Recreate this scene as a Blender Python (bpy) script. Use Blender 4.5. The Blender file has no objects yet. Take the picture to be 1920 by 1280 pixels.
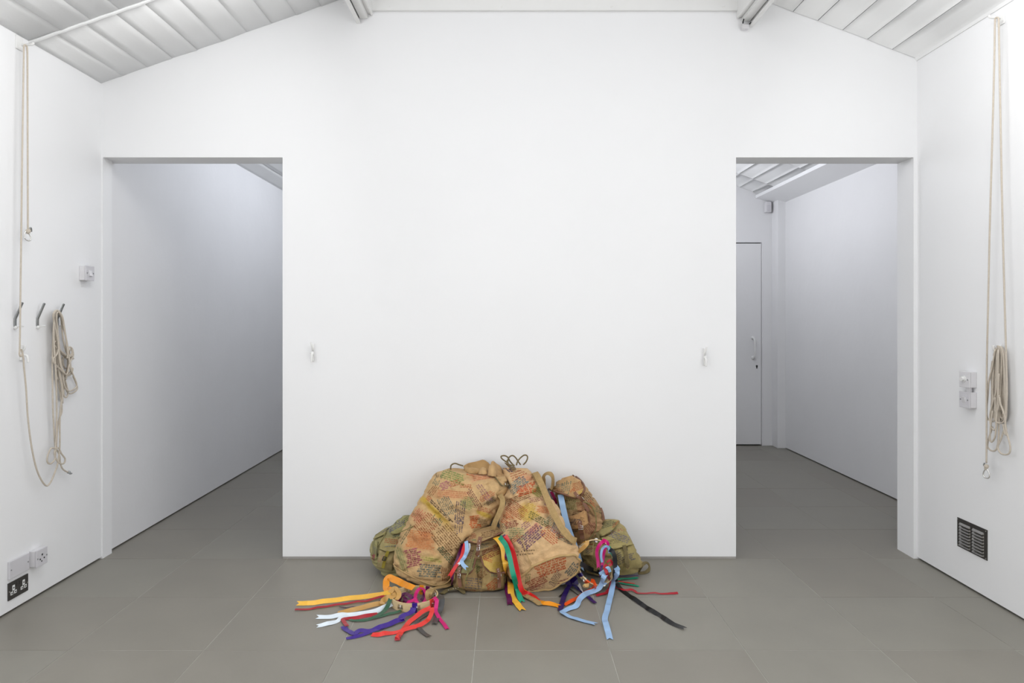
import bpy, bmesh, math, random
from mathutils import Vector, noise, Matrix
from mathutils.bvhtree import BVHTree
random.seed(7)
V = Vector
scene = bpy.context.scene
COL = scene.collection

# ------------------------------------------------------------------ camera, light, exposure
FPX, CX, CY, EYE = 1330.0, 950.0, 597.0, 1.47      # focal length and principal point in px, eye height in m
cam_d = bpy.data.cameras.new('camera'); cam = bpy.data.objects.new('camera', cam_d); COL.objects.link(cam)
cam.location = (0, 0, EYE); cam.rotation_euler = (math.radians(90), 0, 0)
cam_d.sensor_width = 36.0; cam_d.lens = FPX / 1920 * 36
cam_d.shift_x = (960 - CX) / 1920; cam_d.shift_y = -(640 - CY) / 1920
cam_d.clip_start = 0.05
scene.camera = cam
scene.view_settings.view_transform = 'Standard'; scene.view_settings.look = 'None'
scene.view_settings.gamma = 1.0; scene.view_settings.use_curve_mapping = False
scene.view_settings.exposure = 0.04
w = bpy.data.worlds.new('world'); scene.world = w; w.use_nodes = True
w.node_tree.nodes['Background'].inputs['Color'].default_value = (0.75, 0.82, 0.95, 1)
w.node_tree.nodes['Background'].inputs['Strength'].default_value = 0.6

def area(name, loc, sx, sy, power, color, rot=(0, 0, 0)):
    d = bpy.data.lights.new(name, 'AREA'); d.shape = 'RECTANGLE'; d.size = sx; d.size_y = sy
    d.energy = power; d.color = color
    o = bpy.data.objects.new(name, d); COL.objects.link(o); o.location = loc; o.rotation_euler = rot
    return o
YN_ = -2.6
# daylight coming down through the long rooflight of the gallery, and through the one behind the partition
area('rooflight_gallery', (0.29, 0.6, 4.1), 2.1, 4.6, 36, (1.0, 1.0, 1.0))
# unseen fill lamps added on both side walls, beside the camera
area('window_left', (-2.46, 0.9, 1.6), 2.4, 2.4, 37, (0.985, 0.99, 1.0), (0, math.radians(-90), 0))
area('window_right', (2.49, 0.9, 1.6), 2.4, 2.4, 33, (0.985, 0.99, 1.0), (0, math.radians(90), 0))
# low fill added behind the camera to brighten the ceiling and partition
area('low_fill', (0.0, -0.5, 0.25), 3.5, 0.6, 24, (1.0, 1.0, 1.0), (math.radians(155), 0, 0))
# fill lamps added out of view below the rails to brighten the side walls
area('wall_fill_left', (-0.97, 2.4, 3.15), 0.15, 1.8, 17, (1.0, 1.0, 1.0), (0, math.radians(80), 0))
area('wall_fill_right', (1.53, 2.4, 3.1), 0.15, 1.8, 16, (1.0, 1.0, 1.0), (0, math.radians(-80), 0))
# wall-washing strip lamps high in the back room, shining at its outer walls
area('strip_lamp_left', (-1.0, 6.6, 3.1), 0.25, 2.6, 20, (0.88, 0.92, 1.0), (0, math.radians(75), 0))
area('strip_lamp_right', (1.7, 6.6, 2.72), 0.25, 2.6, 18, (0.93, 0.945, 1.0), (0, math.radians(-72), 0))

# ------------------------------------------------------------------ helpers
OFF = {}
def link(o, parent=None):
    COL.objects.link(o)
    if parent is not None: o.parent = parent
    return o
def tag(o, label=None, cat=None, group=None, kind=None):
    if label: o['label'] = label
    if cat: o['category'] = cat
    if group: o['group'] = group
    if kind: o['kind'] = kind
    return o
def thing(name, loc, label, cat, group=None):
    o = bpy.data.objects.new(name, None); link(o); o.location = loc; o.empty_display_size = .05
    OFF[o.name] = V(loc)
    return tag(o, label, cat, group)
def off(o): return OFF.get(o.name, V((0, 0, 0))) if o is not None else V((0, 0, 0))
def mesh_obj(name, verts, faces, mat, parent=None, smooth=False, cols=None, label=None):
    """verts in world metres; the object is parented so that they stay where they are"""
    o3 = off(parent)
    me = bpy.data.meshes.new(name)
    me.from_pydata([tuple(V(v) - o3) for v in verts], [], faces)
    if smooth:
        me.polygons.foreach_set('use_smooth', [True] * len(me.polygons))
    if cols is not None:
        a = me.color_attributes.new('Col', 'FLOAT_COLOR', 'POINT')
        flat = []
        for c in cols: flat += [c[0], c[1], c[2], 1.0]
        a.data.foreach_set('color', flat)
    me.update()
    if mat is not None: me.materials.append(mat)
    o = bpy.data.objects.new(name, me); link(o, parent)
    OFF[o.name] = o3
    if label: o['label'] = label
    return o
class MB:
    """collects shapes for ONE mesh object"""
    def __init__(s): s.v = []; s.f = []
    def add(s, vs, fs):
        b = len(s.v); s.v += [V(x) for x in vs]; s.f += [tuple(b + i for i in f) for f in fs]; return s
    def box(s, x0, x1, y0, y1, z0, z1, bev=0.0):
        if bev > 0:
            bm = bmesh.new(); bmesh.ops.create_cube(bm, size=1)
            for v in bm.verts: v.co = V((x0 + (v.co.x + .5) * (x1 - x0), y0 + (v.co.y + .5) * (y1 - y0), z0 + (v.co.z + .5) * (z1 - z0)))
            bmesh.ops.bevel(bm, geom=bm.edges[:], offset=bev, segments=2, affect='EDGES', profile=.6)
            bm.verts.index_update()
            s.add([v.co.copy() for v in bm.verts], [[v.index for v in f.verts] for f in bm.faces]); bm.free(); return s
        return s.add([(x0, y0, z0), (x1, y0, z0), (x1, y1, z0), (x0, y1, z0), (x0, y0, z1), (x1, y0, z1), (x1, y1, z1), (x0, y1, z1)],
                     [(3, 2, 1, 0), (4, 5, 6, 7), (0, 1, 5, 4), (1, 2, 6, 5), (2, 3, 7, 6), (3, 0, 4, 7)])
    def prism(s, pts, d):
        """polygon pts (3d) extruded by vector d"""
        n = len(pts); d = V(d)
        return s.add([V(p) for p in pts] + [V(p) + d for p in pts],
                     [tuple(range(n))[::-1], tuple(range(n, 2 * n))] + [(i, (i + 1) % n, n + (i + 1) % n, n + i) for i in range(n)])
    def tube(s, pts, r, n=8, closed=False, sub=6):
        pts = smooth_path([V(p) for p in pts], sub, closed); m = len(pts)
        fr = frames(pts, closed); b = []
        for (p, (t, a, c)) in zip(pts, fr):
            for k in range(n):
                q = 2 * math.pi * k / n; b.append(p + a * (math.cos(q) * r) + c * (math.sin(q) * r))
        fs = []
        for i in range(m if closed else m - 1):
            j = (i + 1) % m
            for k in range(n): fs.append((i * n + k, i * n + (k + 1) % n, j * n + (k + 1) % n, j * n + k))
        if not closed: fs += [tuple(range(n))[::-1], tuple((m - 1) * n + k for k in range(n))]
        return s.add(b, fs)
    def ball(s, c, r, n=10, sc=(1, 1, 1)):
        c = V(c); vs = []; fs = []; m = n // 2
        for i in range(m + 1):
            ph = math.pi * i / m
            for k in range(n):
                th = 2 * math.pi * k / n
                vs.append(c + V((r * sc[0] * math.sin(ph) * math.cos(th), r * sc[1] * math.sin(ph) * math.sin(th), r * sc[2] * math.cos(ph))))
        for i in range(m):
            for k in range(n): fs.append((i * n + k, (i + 1) * n + k, (i + 1) * n + (k + 1) % n, i * n + (k + 1) % n))
        return s.add(vs, fs)
    def disc(s, c, axis, r, h, n=16):
        c = V(c); ax = V(axis).normalized(); a = ax.orthogonal().normalized(); b = ax.cross(a)
        ring = [c + a * (r * math.cos(2 * math.pi * k / n)) + b * (r * math.sin(2 * math.pi * k / n)) - ax * (h / 2) for k in range(n)]
        return s.prism(ring, ax * h)
    def build(s, name, mat, parent=None, smooth=False, label=None): return mesh_obj(name, s.v, s.f, mat, parent, smooth, label=label)
def smooth_path(p, sub, closed=False):
    if len(p) < 3 or sub < 2: return p
    out = []; n = len(p)
    for i in range(n if closed else n - 1):
        if closed: a, b, c, d = p[(i - 1) % n], p[i], p[(i + 1) % n], p[(i + 2) % n]
        else: a, b, c, d = p[max(i - 1, 0)], p[i], p[i + 1], p[min(i + 2, n - 1)]
        for k in range(sub):
            t = k / sub
            out.append(b * 1.0 + (c - a) * (.5 * t) + (a * 2 - b * 5 + c * 4 - d) * (.5 * t * t) + (b * 3 - a - c * 3 + d) * (.5 * t * t * t))
    if not closed: out.append(p[-1])
    return out
def frames(p, closed=False):
    n = len(p); res = []; a = None
    for i in range(n):
        t = (p[(i + 1) % n] - p[i - 1]) if closed else (p[min(i + 1, n - 1)] - p[max(i - 1, 0)])
        t = t.normalized() if t.length > 1e-9 else V((0, 0, 1))
        if a is None: a = t.orthogonal().normalized()
        a = a - t * a.dot(t); a = a.normalized() if a.length > 1e-6 else t.orthogonal().normalized()
        res.append((t, a, t.cross(a)))
    return res

# ------------------------------------------------------------------ materials
def srgb(r, g, b):
    return tuple((c / 255 / 12.92) if c / 255 <= .04045 else ((c / 255 + .055) / 1.055) ** 2.4 for c in (r, g, b))
def material(name, color, rough=.6, metal=0.0, noise_scale=0, noise_amt=0.0, bump=0.0, bump_scale=40, attr=False, sheen=0.0, spec=.5, stretch=None, rough_var=0):
    m = bpy.data.materials.new(name); m.use_nodes = True
    nt = m.node_tree; N = nt.nodes; L = nt.links; bs = N['Principled BSDF']
    bs.inputs['Roughness'].default_value = rough; bs.inputs['Metallic'].default_value = metal
    bs.inputs['Specular IOR Level'].default_value = spec
    if sheen: bs.inputs['Sheen Weight'].default_value = sheen
    tc = N.new('ShaderNodeTexCoord'); mp = N.new('ShaderNodeMapping'); L.new(tc.outputs['Object'], mp.inputs['Vector'])
    if stretch: mp.inputs['Scale'].default_value = stretch
    if attr:
        at = N.new('ShaderNodeAttribute'); at.attribute_name = 'Col'; src = at.outputs['Color']
    else:
        rgb = N.new('ShaderNodeRGB'); rgb.outputs[0].default_value = (*color, 1); src = rgb.outputs[0]
    if noise_amt:
        nz = N.new('ShaderNodeTexNoise'); nz.inputs['Scale'].default_value = noise_scale; nz.inputs['Detail'].default_value = 5
        L.new(mp.outputs[0], nz.inputs['Vector'])
        mr = N.new('ShaderNodeMapRange'); mr.inputs['From Min'].default_value = .3; mr.inputs['From Max'].default_value = .7
        mr.inputs['To Min'].default_value = 1 - noise_amt; mr.inputs['To Max'].default_value = 1 + noise_amt
        L.new(nz.outputs['Fac'], mr.inputs['Value'])
        vm = N.new('ShaderNodeVectorMath'); vm.operation = 'SCALE'; L.new(src, vm.inputs[0]); L.new(mr.outputs[0], vm.inputs['Scale'])
        src = vm.outputs[0]
        if rough_var:
            m2 = N.new('ShaderNodeMapRange'); m2.inputs['To Min'].default_value = rough - rough_var; m2.inputs['To Max'].default_value = rough + rough_var
            L.new(nz.outputs['Fac'], m2.inputs['Value']); L.new(m2.outputs[0], bs.inputs['Roughness'])
    L.new(src, bs.inputs['Base Color'])
    if bump:
        n2 = N.new('ShaderNodeTexNoise'); n2.inputs['Scale'].default_value = bump_scale; n2.inputs['Detail'].default_value = 4
        L.new(mp.outputs[0], n2.inputs['Vector'])
        bp = N.new('ShaderNodeBump'); bp.inputs['Strength'].default_value = bump; bp.inputs['Distance'].default_value = .01
        L.new(n2.outputs['Fac'], bp.inputs['Height']); L.new(bp.outputs[0], bs.inputs['Normal'])
    return m
M = {}
M['wall'] = material('wall_paint', (.888, .892, .902), .62, noise_scale=1.5, noise_amt=.008, bump=.06, bump_scale=9, spec=.3)
M['plaster'] = material('rough_wall_paint', (.84, .84, .85), .6, noise_scale=2.5, noise_amt=.012, bump=.16, bump_scale=14, spec=.3)
M['ceil'] = material('ceiling_paint', (.87, .875, .875), .6, noise_scale=5, noise_amt=.02, bump=.25, bump_scale=11, spec=.3, stretch=(1, .35, 1))
M['white'] = material('white_gloss_paint', (.84, .84, .83), .35, noise_scale=8, noise_amt=.01)
M['plastic'] = material('white_plastic', (.74, .73, .75), .35, noise_scale=8, noise_amt=.01)
M['plate_grey'] = material('pale_grey_plastic', (.66, .65, .68), .4, noise_scale=8, noise_amt=.01)
M['tile'] = material('floor_tile', srgb(140, 137, 128), .42, noise_scale=3.5, noise_amt=.05, bump=.02, bump_scale=60, spec=.35, rough_var=.06)
M['tile_b'] = material('floor_tile_worn', srgb(137, 133, 124), .4, noise_scale=3.0, noise_amt=.055, bump=.02, bump_scale=50, spec=.35, rough_var=.07)
M['grout'] = material('pale_grout', srgb(170, 168, 161), .9, noise_scale=9, noise_amt=.2)
M['skirt'] = material('grey_skirting', srgb(168, 164, 160), .7, noise_scale=9, noise_amt=.08)
M['steel'] = material('brushed_steel', (.32, .31, .29), .38, metal=1, noise_scale=60, noise_amt=.06)
M['dark_steel'] = material('dark_brushed_plate', (.085, .08, .075), .42, metal=.6, noise_scale=60, noise_amt=.06)
M['hook'] = material('grey_zinc_steel', (.36, .37, .37), .45, metal=.7, noise_scale=40, noise_amt=.08)
M['chrome'] = material('nickel', (.75, .74, .72), .2, metal=1, noise_scale=30, noise_amt=.05)
M['black'] = material('black_metal', (.012, .012, .012), .5, noise_scale=30, noise_amt=.05)
M['rope'] = material('cotton_rope', srgb(204, 194, 180), .95, noise_scale=90, noise_amt=.06, bump=.35, bump_scale=260)
M['fabric'] = material('printed_canvas', (1, 1, 1), .93, noise_scale=34, noise_amt=.1, bump=.35, bump_scale=130, attr=True, sheen=.08, spec=.12)
M['ink'] = material('felt_pen_ink', (1, 1, 1), .95, noise_scale=60, noise_amt=.12, attr=True, spec=.1)
M['canvas'] = material('tan_canvas', srgb(190, 160, 112), .93, noise_scale=40, noise_amt=.08, bump=.3, bump_scale=150, spec=.12)
M['web_tan'] = material('tan_webbing', srgb(178, 150, 104), .93, noise_scale=60, noise_amt=.1, bump=.5, bump_scale=260, spec=.12)
M['web_olive'] = material('olive_webbing', srgb(120, 108, 76), .93, noise_scale=60, noise_amt=.1, bump=.5, bump_scale=260, spec=.12)
M['web_yellow'] = material('yellow_olive_webbing', srgb(140, 126, 52), .9, noise_scale=60, noise_amt=.1, bump=.5, bump_scale=260, spec=.12)
M['cord'] = material('olive_cord', srgb(142, 132, 88), .95, noise_scale=90, noise_amt=.15, bump=.6, bump_scale=260, spec=.1)
M['cord_tan'] = material('khaki_cord', srgb(128, 114, 84), .95, noise_scale=90, noise_amt=.15, bump=.6, bump_scale=260, spec=.1)
M['leather'] = material('brown_leather', srgb(122, 82, 60), .5, noise_scale=40, noise_amt=.15, bump=.15, bump_scale=120)
M['wood'] = material('pale_birch_hoop', srgb(217, 192, 148), .4, noise_scale=12, noise_amt=.06, stretch=(1, 1, 8))
def satin(name, rgb_):
    return material('satin_' + name, srgb(*rgb_), .33, noise_scale=25, noise_amt=.05, bump=.06, bump_scale=300, spec=.5)
R = {n: satin(n, c) for n, c in dict(yellow=(246, 190, 66), amber=(232, 146, 22), gold=(198, 152, 82), cream=(232, 196, 130), crimson=(164, 14, 34), red=(214, 34, 36),
     coral=(226, 54, 46), white=(226, 236, 244), green=(48, 92, 66), emerald=(0, 146, 112), indigo=(38, 18, 92), violet=(58, 26, 134), plum=(88, 6, 72), magenta=(206, 10, 116),
     grey=(70, 70, 71), black=(18, 18, 20), sky=(152, 186, 224), orange=(232, 82, 12), lilac=(96, 50, 140), aubergine=(52, 22, 56)).items()}

# ------------------------------------------------------------------ picture geometry -> metres
def W(px, py, Y): return V(((px - CX) / FPX * Y, Y, EYE - (py - CY) / FPX * Y))
def F(px, py, z=0.0):
    return W(px, py, (EYE - z) * FPX / (py - CY))
XL, XR, YB, WT = -2.483, 2.515, 4.345, .18
def WL(px, py, d=0.0):            # point d in front of the left wall
    return W(px, py, FPX * (XL + d) / (px - CX))
def WR(px, py, d=0.0): return W(px, py, FPX * (XR - d) / (px - CX))

# ------------------------------------------------------------------ the room
YN, YF = -2.6, 8.21               # near end behind the camera, far end of the back room
XF = 3.155                        # right wall of the back room
def zl(x): return 2.908 + .35 * (x - XL)       # underside of the left roof slope
def zr(x): return 3.06 + .377 * (XR - x)
fl = bpy.data.objects.new('floor', None); link(fl); tag(fl, 'grey stone tiled floor with thin pale joints', kind='structure')
MB().box(XL - .4, XF + .4, YN - .3, YF + .3, -.06, -.0012).build('grout_bed', M['grout'], fl)
tile_me = {}
def tile_mesh(m):
    bm = bmesh.new(); bmesh.ops.create_cube(bm, size=1)
    for v in bm.verts: v.co = V((v.co.x * .5968, v.co.y * .5968, v.co.z * .012 - .006))
    bmesh.ops.bevel(bm, geom=[e for e in bm.edges if all(v.co.z > -.001 for v in e.verts)], offset=.0006, segments=1, affect='EDGES')
    me = bpy.data.meshes.new('tile'); bm.to_mesh(me); bm.free(); me.materials.append(m); return me
tms = [tile_mesh(M['tile']), tile_mesh(M['tile_b'])]
rt = random.Random(3)
for i in range(-5, 7):
    for j in range(-10, 9):
        x, y = -.142 + .6 * i + .3, 3.143 + .6 * j + .3
        if x < XL - .2 or x > XF + .3 or y < YN - .2: continue
        if x > XR + .35 and y < YB: continue
        o = bpy.data.objects.new('tile', tms[rt.random() < .45]); link(o, fl)
        o.location = (x, y, rt.uniform(-.0006, .0006)); o.rotation_euler = (rt.uniform(-.0006, .0006), rt.uniform(-.0006, .0006), rt.choice((0, math.pi / 2, math.pi)))

def structure(name, mb, mat, label=None, parent=None):
    o = mb.build(name, mat, parent)
    if parent is None: tag(o, label, kind='structure')
    return o
xo_l0, xo_l1, xo_r0, xo_r1, zo = -2.474, -1.3725, 1.405, 2.492, 2.457
TOP = 4.2
mb = MB()
mb.box(xo_l1, xo_r0, YB, YB + WT, .013, zo)
# above the openings, following the roof
mb.prism([(XL - .02, YB, zo), (XF, YB, zo), (XF, YB, zr(XF) + .02), (1.52, YB, zr(1.52) + .02), (1.52, YB, TOP), (-.9, YB, TOP), (-.9, YB, zl(-.9) + .02), (XL - .02, YB, zl(XL) + .02)][::-1], (0, WT, 0))
mb.box(XL - .02, xo_l0, YB, YB + .10, 0, zo)
mb.box(xo_r1, XF, YB, YB + WT, 0, zo)
structure('wall_back', mb, M['wall'], 'white partition wall with two tall doorless openings')
structure('baseboard_back', MB().box(xo_l1 + .001, xo_r0 - .001, YB + .002, YB + WT - .004, -.002, .0125), M['skirt'], 'thin grey strip under the white partition')
structure('wall_left', MB().box(XL - .15, XL, YN, YB, .011, zl(XL) + .03), M['wall'], 'white side wall with rope and coat hooks')
structure('wall_right', MB().box(XR, XR + .15, YN, YB, .011, zr(XR) + .03), M['wall'], 'white side wall with rope and vent')
structure('wall_corridor_left', MB().box(XL - .17, XL - .018, YB, YF, .011, zl(XL) + .03), M['plaster'], 'white rough plastered wall beyond the left opening')
structure('wall_corridor_right', MB().box(XF, XF + .15, YB + WT, YF, .011, 3.2), M['plaster'], 'white rough plastered wall beyond the right opening')
structure('wall_rear', MB().box(XL - .2, XR + .2, YN - .15, YN, 0, TOP), M['wall'], 'white wall at the near end of the gallery')
# far wall with the door opening
dx0, dx1, dz = 2.02, 2.951, 2.350
mb = MB(); mb.box(XL - .2, dx0, YF, YF + .15, 0, TOP); mb.box(dx0, dx1, YF, YF + .15, dz, TOP); mb.box(dx1, XF + .2, YF, YF + .15, 0, TOP)
structure('wall_far', mb, M['plaster'], 'white end wall behind the right opening')
structure('trim_pilaster', MB().box(3.067, XF + .01, 8.03, YF, 0, 2.9, .006), M['plaster'], 'narrow white pier in the corner beside the far door')
structure('trim_door_frame', MB().box(2.955, 3.068, YF - .014, YF + .01, 0, dz + .003, .002).box(dx0 - .07, dx0 - .004, YF - .014, YF + .01, 0, dz + .003, .002), M['plaster'], 'white painted frame of the far door')
d = mesh_obj('door_1', [], [], M['plaster']); bpy.data.objects.remove(d)
d = MB().box(dx0 + .004, dx1 - .005, YF + .0, YF + .045, .014, dz - .012, .002).build('door_1', M['plaster']); tag(d, 'flush white door at the end of the corridor', kind='structure')
hc = W(1412, 652, YF - .002); hm = MB()
hm.tube([hc + V((0, .0, .115)), hc + V((0, -.035, .11)), hc + V((.004, -.05, .07)), hc + V((.004, -.052, 0)), hc + V((.004, -.05, -.07)), hc + V((0, -.035, -.11)), hc + V((0, 0, -.115))], .012, 8)
hm.disc(hc + V((0, 0, .115)), (0, 1, 0), .022, .008).disc(hc + V((0, 0, -.115)), (0, 1, 0), .022, .008)
hm.build('pull_handle', M['white'], d, True)
kc = W(1419, 687, YF - .002)
MB().disc(kc + V((0, 0, .006)), (0, 1, 0), .011, .006).box(kc.x - .006, kc.x + .006, kc.y - .003, kc.y + .003, kc.z - .022, kc.z + .004).build('keyhole', M['black'], d)
MB().box(dx0, dx1, YF + .05, YF + .06, 0, dz).build('door_backing', M['black'], d)

for k_, (xa_, xb_) in enumerate(((XL, XL + .012), (XR - .012, XR))):
    m_ = MB(); m_.box(xa_, xb_, -.36, -.3, .34, 2.86).box(xa_, xb_, 2.1, 2.16, .34, 2.86).box(xa_, xb_, -.3, 2.1, .34, .4).box(xa_, xb_, -.3, 2.1, 2.8, 2.86).box(xa_, xb_, .88, .92, .4, 2.8)
    structure('window_%d' % (k_ + 1), m_, M['white'], 'added white frame round the fill lamp on the %s wall beside the camera' % ('left', 'right')[k_])  # frames made up to dress the added side fill lamps as windows

# plank ceilings: every board is a piece
def ceiling(name, label, x0, x1, zf, y0, y1, joints, width=.152, seed=1, skip_y=None):
    root = bpy.data.objects.new(name, None); link(root); tag(root, label, kind='structure')
    r = random.Random(seed); s = 1 if x1 > x0 else -1
    n = int(abs(x1 - x0) / width + .999)
    ys = [y0] + joints + [y1]
    for a, b in zip(ys[:-1], ys[1:]):
        sh = r.uniform(-.02, .02)
        for k in range(n):
            xa = x0 + s * (k * width + (sh if k else 0)); xb = x0 + s * min((k + 1) * width + sh, abs(x1 - x0))
            if abs(xb - xa) < .02: continue
            g = .0012; xa2, xb2 = xa + s * g, xb - s * g
            lift = r.uniform(0, .0025); tw = r.uniform(-.002, .002); m_ = MB(); cols = []
            ny = max(2, int((b - a) / .3)); nx = 5
            for jj in range(ny + 1):
                y = a + .002 + (b - a - .004) * jj / ny
                for ii in range(nx):
                    u = ii / (nx - 1); x = xa2 + (xb2 - xa2) * u
                    edge = -.0035 * (abs(u - .5) * 2) ** 6 * max(0.0, noise.noise(V((x * 3, y * 1.3, seed)))+ .35) if a > 3 or y < 3.7 else 0
                    wv = .003 * noise.noise(V((x * 5 + seed, y * .9, k))) + edge
                    cols.append(V((x, y, zf(x) + lift + tw * (u - .5) * 2 + wv)))
            fs = []
            for jj in range(ny):
                for ii in range(nx - 1):
                    q = (jj * nx + ii, jj * nx + ii + 1, (jj + 1) * nx + ii + 1, (jj + 1) * nx + ii)
                    fs.append(q if s < 0 else q[::-1])
            nv = len(cols); up = [c + V((0, 0, .012)) for c in cols]
            border = [ii for ii in range(nx)] + [jj * nx + nx - 1 for jj in range(1, ny + 1)] + [ny * nx + ii for ii in range(nx - 2, -1, -1)] + [jj * nx for jj in range(ny - 1, 0, -1)]
            fs += [(border[i], border[(i + 1) % len(border)], nv + border[(i + 1) % len(border)], nv + border[i]) for i in range(len(border))]
            mesh_obj('plank', cols + up, fs, M['ceil'], root, True)
    m2 = MB()
    m2.prism([(x0 - s * .2, y0 - .1, zf(x0 - s * .2) + .011), (x1 + s * .03, y0 - .1, zf(x1 + s * .03) + .011), (x1 + s * .03, y0 - .1, zf(x1) + .06), (x0 - s * .2, y0 - .1, zf(x0) + .06)], (0, y1 - y0 + .1, 0))
    m2.build('roof_deck', M['ceil'], root)
    return root
ceiling('ceiling_left', 'white painted plank ceiling sloping up from the left wall', XL, -.93, zl, YN, YB - .001, [3.69], seed=2)
ceiling('ceiling_right', 'white painted plank ceiling sloping up from the right wall', XR, 1.54, zr, YN, YB - .001, [1.1], seed=5)
ceiling('ceiling_corridor_left', 'plank ceiling beyond the left opening', XL - .03, -.93, zl, YB + WT, YF, [6.2], seed=8)
ceiling('ceiling_corridor_right', 'plank ceiling beyond the right opening', XF, 1.54, zr, YB + WT, YF, [6.9, 7.75], seed=9)
# one long raised lip on the cross joint of the left slope
lip = MB()
for k in range(12):
    xa = XL + k * .125; lip.tube([(xa, 3.69 + .006 * noise.noise(V((k, 0, 0))), zl(xa) - .001), (xa + .065, 3.69 + .006 * noise.noise(V((k, 3, 0))), zl(xa + .065) - .003), (xa + .13, 3.69, zl(xa + .13) - .001)], .009, 6, sub=3)
structure('trim_ceiling_joint', lip, M['ceil'], 'lumpy painted lip across the left ceiling boards')
structure('trim_right_cornice', MB().prism([(XR - .001, YN, zr(XR) - .012), (XR - .006, YN, zr(XR) - .012), (XR - .014, YN, zr(XR) + .006), (XR - .001, YN, zr(XR) + .01)], (0, YB - YN, 0)), M['ceil'], 'narrow white strip where the right wall meets the ceiling')
# rooflight well
well = MB()
well.box(-1.0, -.9, YN, YB, 3.40, TOP).box(1.5, 1.6, YN, YB, 3.42, TOP)
structure('wall_rooflight_well', well, M['wall'], 'white sides of the rooflight well')
well = MB(); well.box(-1.0, -.9, YB + WT, YF, 3.42, TOP).box(1.5, 1.6, YB + WT, YF, 3.42, TOP)
structure('wall_rooflight_well_far', well, M['wall'], 'white sides of the far rooflight well')
structure('ceiling_rooflight', MB().box(-1.1, 1.7, YN - .15, YF + .15, TOP - .02, TOP + .03), M['wall'], 'white top of the rooflight')
# board on the wall between the two rails, with screws
b = structure('trim_head_board', MB().box(-.84, 1.415, YB - .022, YB, 3.349, 3.413, .003), M['white'], 'white board screwed high on the partition')
MB().box(-.84, 1.415, YB - .034, YB, 3.418, 3.60, .003).build('upper_board', M['white'], b)
for px in (730, 941, 1147, 1357):
    c = W(px, 12, YB - .022); MB().disc(c, (0, 1, 0), .009, .004).disc(c - V((0, .002, 0)), (1, 0, .4), .002, .012, 6).build('screw', M['white'], b)
# the two roof rails running to the wall
def rail(name, label, s, xi, zi):
    t = thing(name, (xi, YB, zi), label, 'rail')
    X = lambda a: xi + s * a                       # a grows outwards
    y0 = -1.6
    def bar(nm, a0, a1, z0, z1, y1=YB - .002, mat='white', bev=.002):
        x0, x1 = sorted((X(a0), X(a1))); return MB().box(x0, x1, y0, y1, z0, z1, bev).build(nm, M[mat], t)
    bar('channel_body', .004, .075, zi + .028, zi + .15)
    bar('inner_flange', .0, .012, zi + .02, zi + .16, bev=.001)
    bar('lower_strip', .03, .078, zi, zi + .026)
    bar('outer_flange', .088, .098, zi - .024, zi + .17, bev=.001)
    bar('outer_ledge', .074, .098, zi - .03, zi - .022, bev=.001)
    return t, X
rail('ceiling_rail', 'white ribbed rail along the left edge of the rooflight', -1, -.820, 3.305)
t, X = rail('ceiling_rail', 'white ribbed rail along the right edge of the rooflight, clip at its end', 1, 1.408, 3.285)
c = W(1397, 50, YB - .02)
MB().box(c.x - .022, c.x + .022, YB - .034, YB - .004, c.z - .016, c.z + .01, .003).build('end_clip', M['plastic'], t)
MB().tube([c + V((-.02, -.02, .012)), c + V((-.014, -.02, .038)), c + V((.004, -.02, .044))], .004, 6).tube([c + V((.02, -.018, .008)), c + V((.03, -.018, .02))], .004, 6).build('clip_spring', M['black'], t, True)
# pelmet board in the right corridor
t = thing('pelmet_board', (2.9, 6.3, 2.83), 'long grey-white board fixed below the ceiling along the right corridor wall', 'board')
MB().prism([(2.882, YB + WT + .1, 2.862), (XF, YB + WT + .1, 2.788), (XF, YB + WT + .1, 2.826), (2.882, YB + WT + .1, 2.897)], (0, YF - YB - WT - .1, 0)).build('board', M['wall'], t)
for y in (5.3, 6.6, 7.9): MB().box(3.03, XF, y, y + .04, 2.83, 2.92).build('bracket', M['white'], t)
# motion sensor
c = W(1440.5, 388, 8.16); t = thing('motion_sensor', c, 'small white motion detector high in the corner by the far door', 'sensor')
MB().box(c.x - .034, c.x + .034, c.y - .02, YF - .001, c.z - .062, c.z + .062, .012).build('housing', M['plastic'], t, True)
MB().box(c.x - .027, c.x + .027, c.y - .03, c.y - .015, c.z - .045, c.z + .018, .008).build('lens', M['plate_grey'], t, True)

# ------------------------------------------------------------------ fittings on the walls
def plate(t, nm, X0, X1, yc, zc, wy, hz, mat, bev=.004):
    x0, x1 = sorted((X0, X1)); return MB().box(x0, x1, yc - wy / 2, yc + wy / 2, zc - hz / 2, zc + hz / 2, bev).build(nm, M[mat], t)
def screws(t, x, yc, zc, dy, mat='hook', nm='screw'):
    for q in (-1, 1): MB().disc((x, yc + q * dy, zc), (1, 0, 0), .0038, .003, 10).build(nm, M[mat], t)
# light switch, left wall
yc, zc = 4.158, 1.735
t = thing('light_switch', (XL, yc, zc), 'white surface-mounted light switch on the left wall near the opening', 'switch')
plate(t, 'back_box', XL, XL + .034, yc, zc, .082, .084, 'plastic'); plate(t, 'face_plate', XL + .034, XL + .042, yc, zc, .086, .087, 'plate_grey', .003)
MB().prism([(XL + .042, yc - .012, zc - .016), (XL + .051, yc - .012, zc - .016), (XL + .043, yc - .012, zc + .016), (XL + .042, yc - .012, zc + .016)], (0, .024, 0)).build('rocker', M['plastic'], t)
screws(t, XL + .0425, yc, zc, .03)
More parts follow.
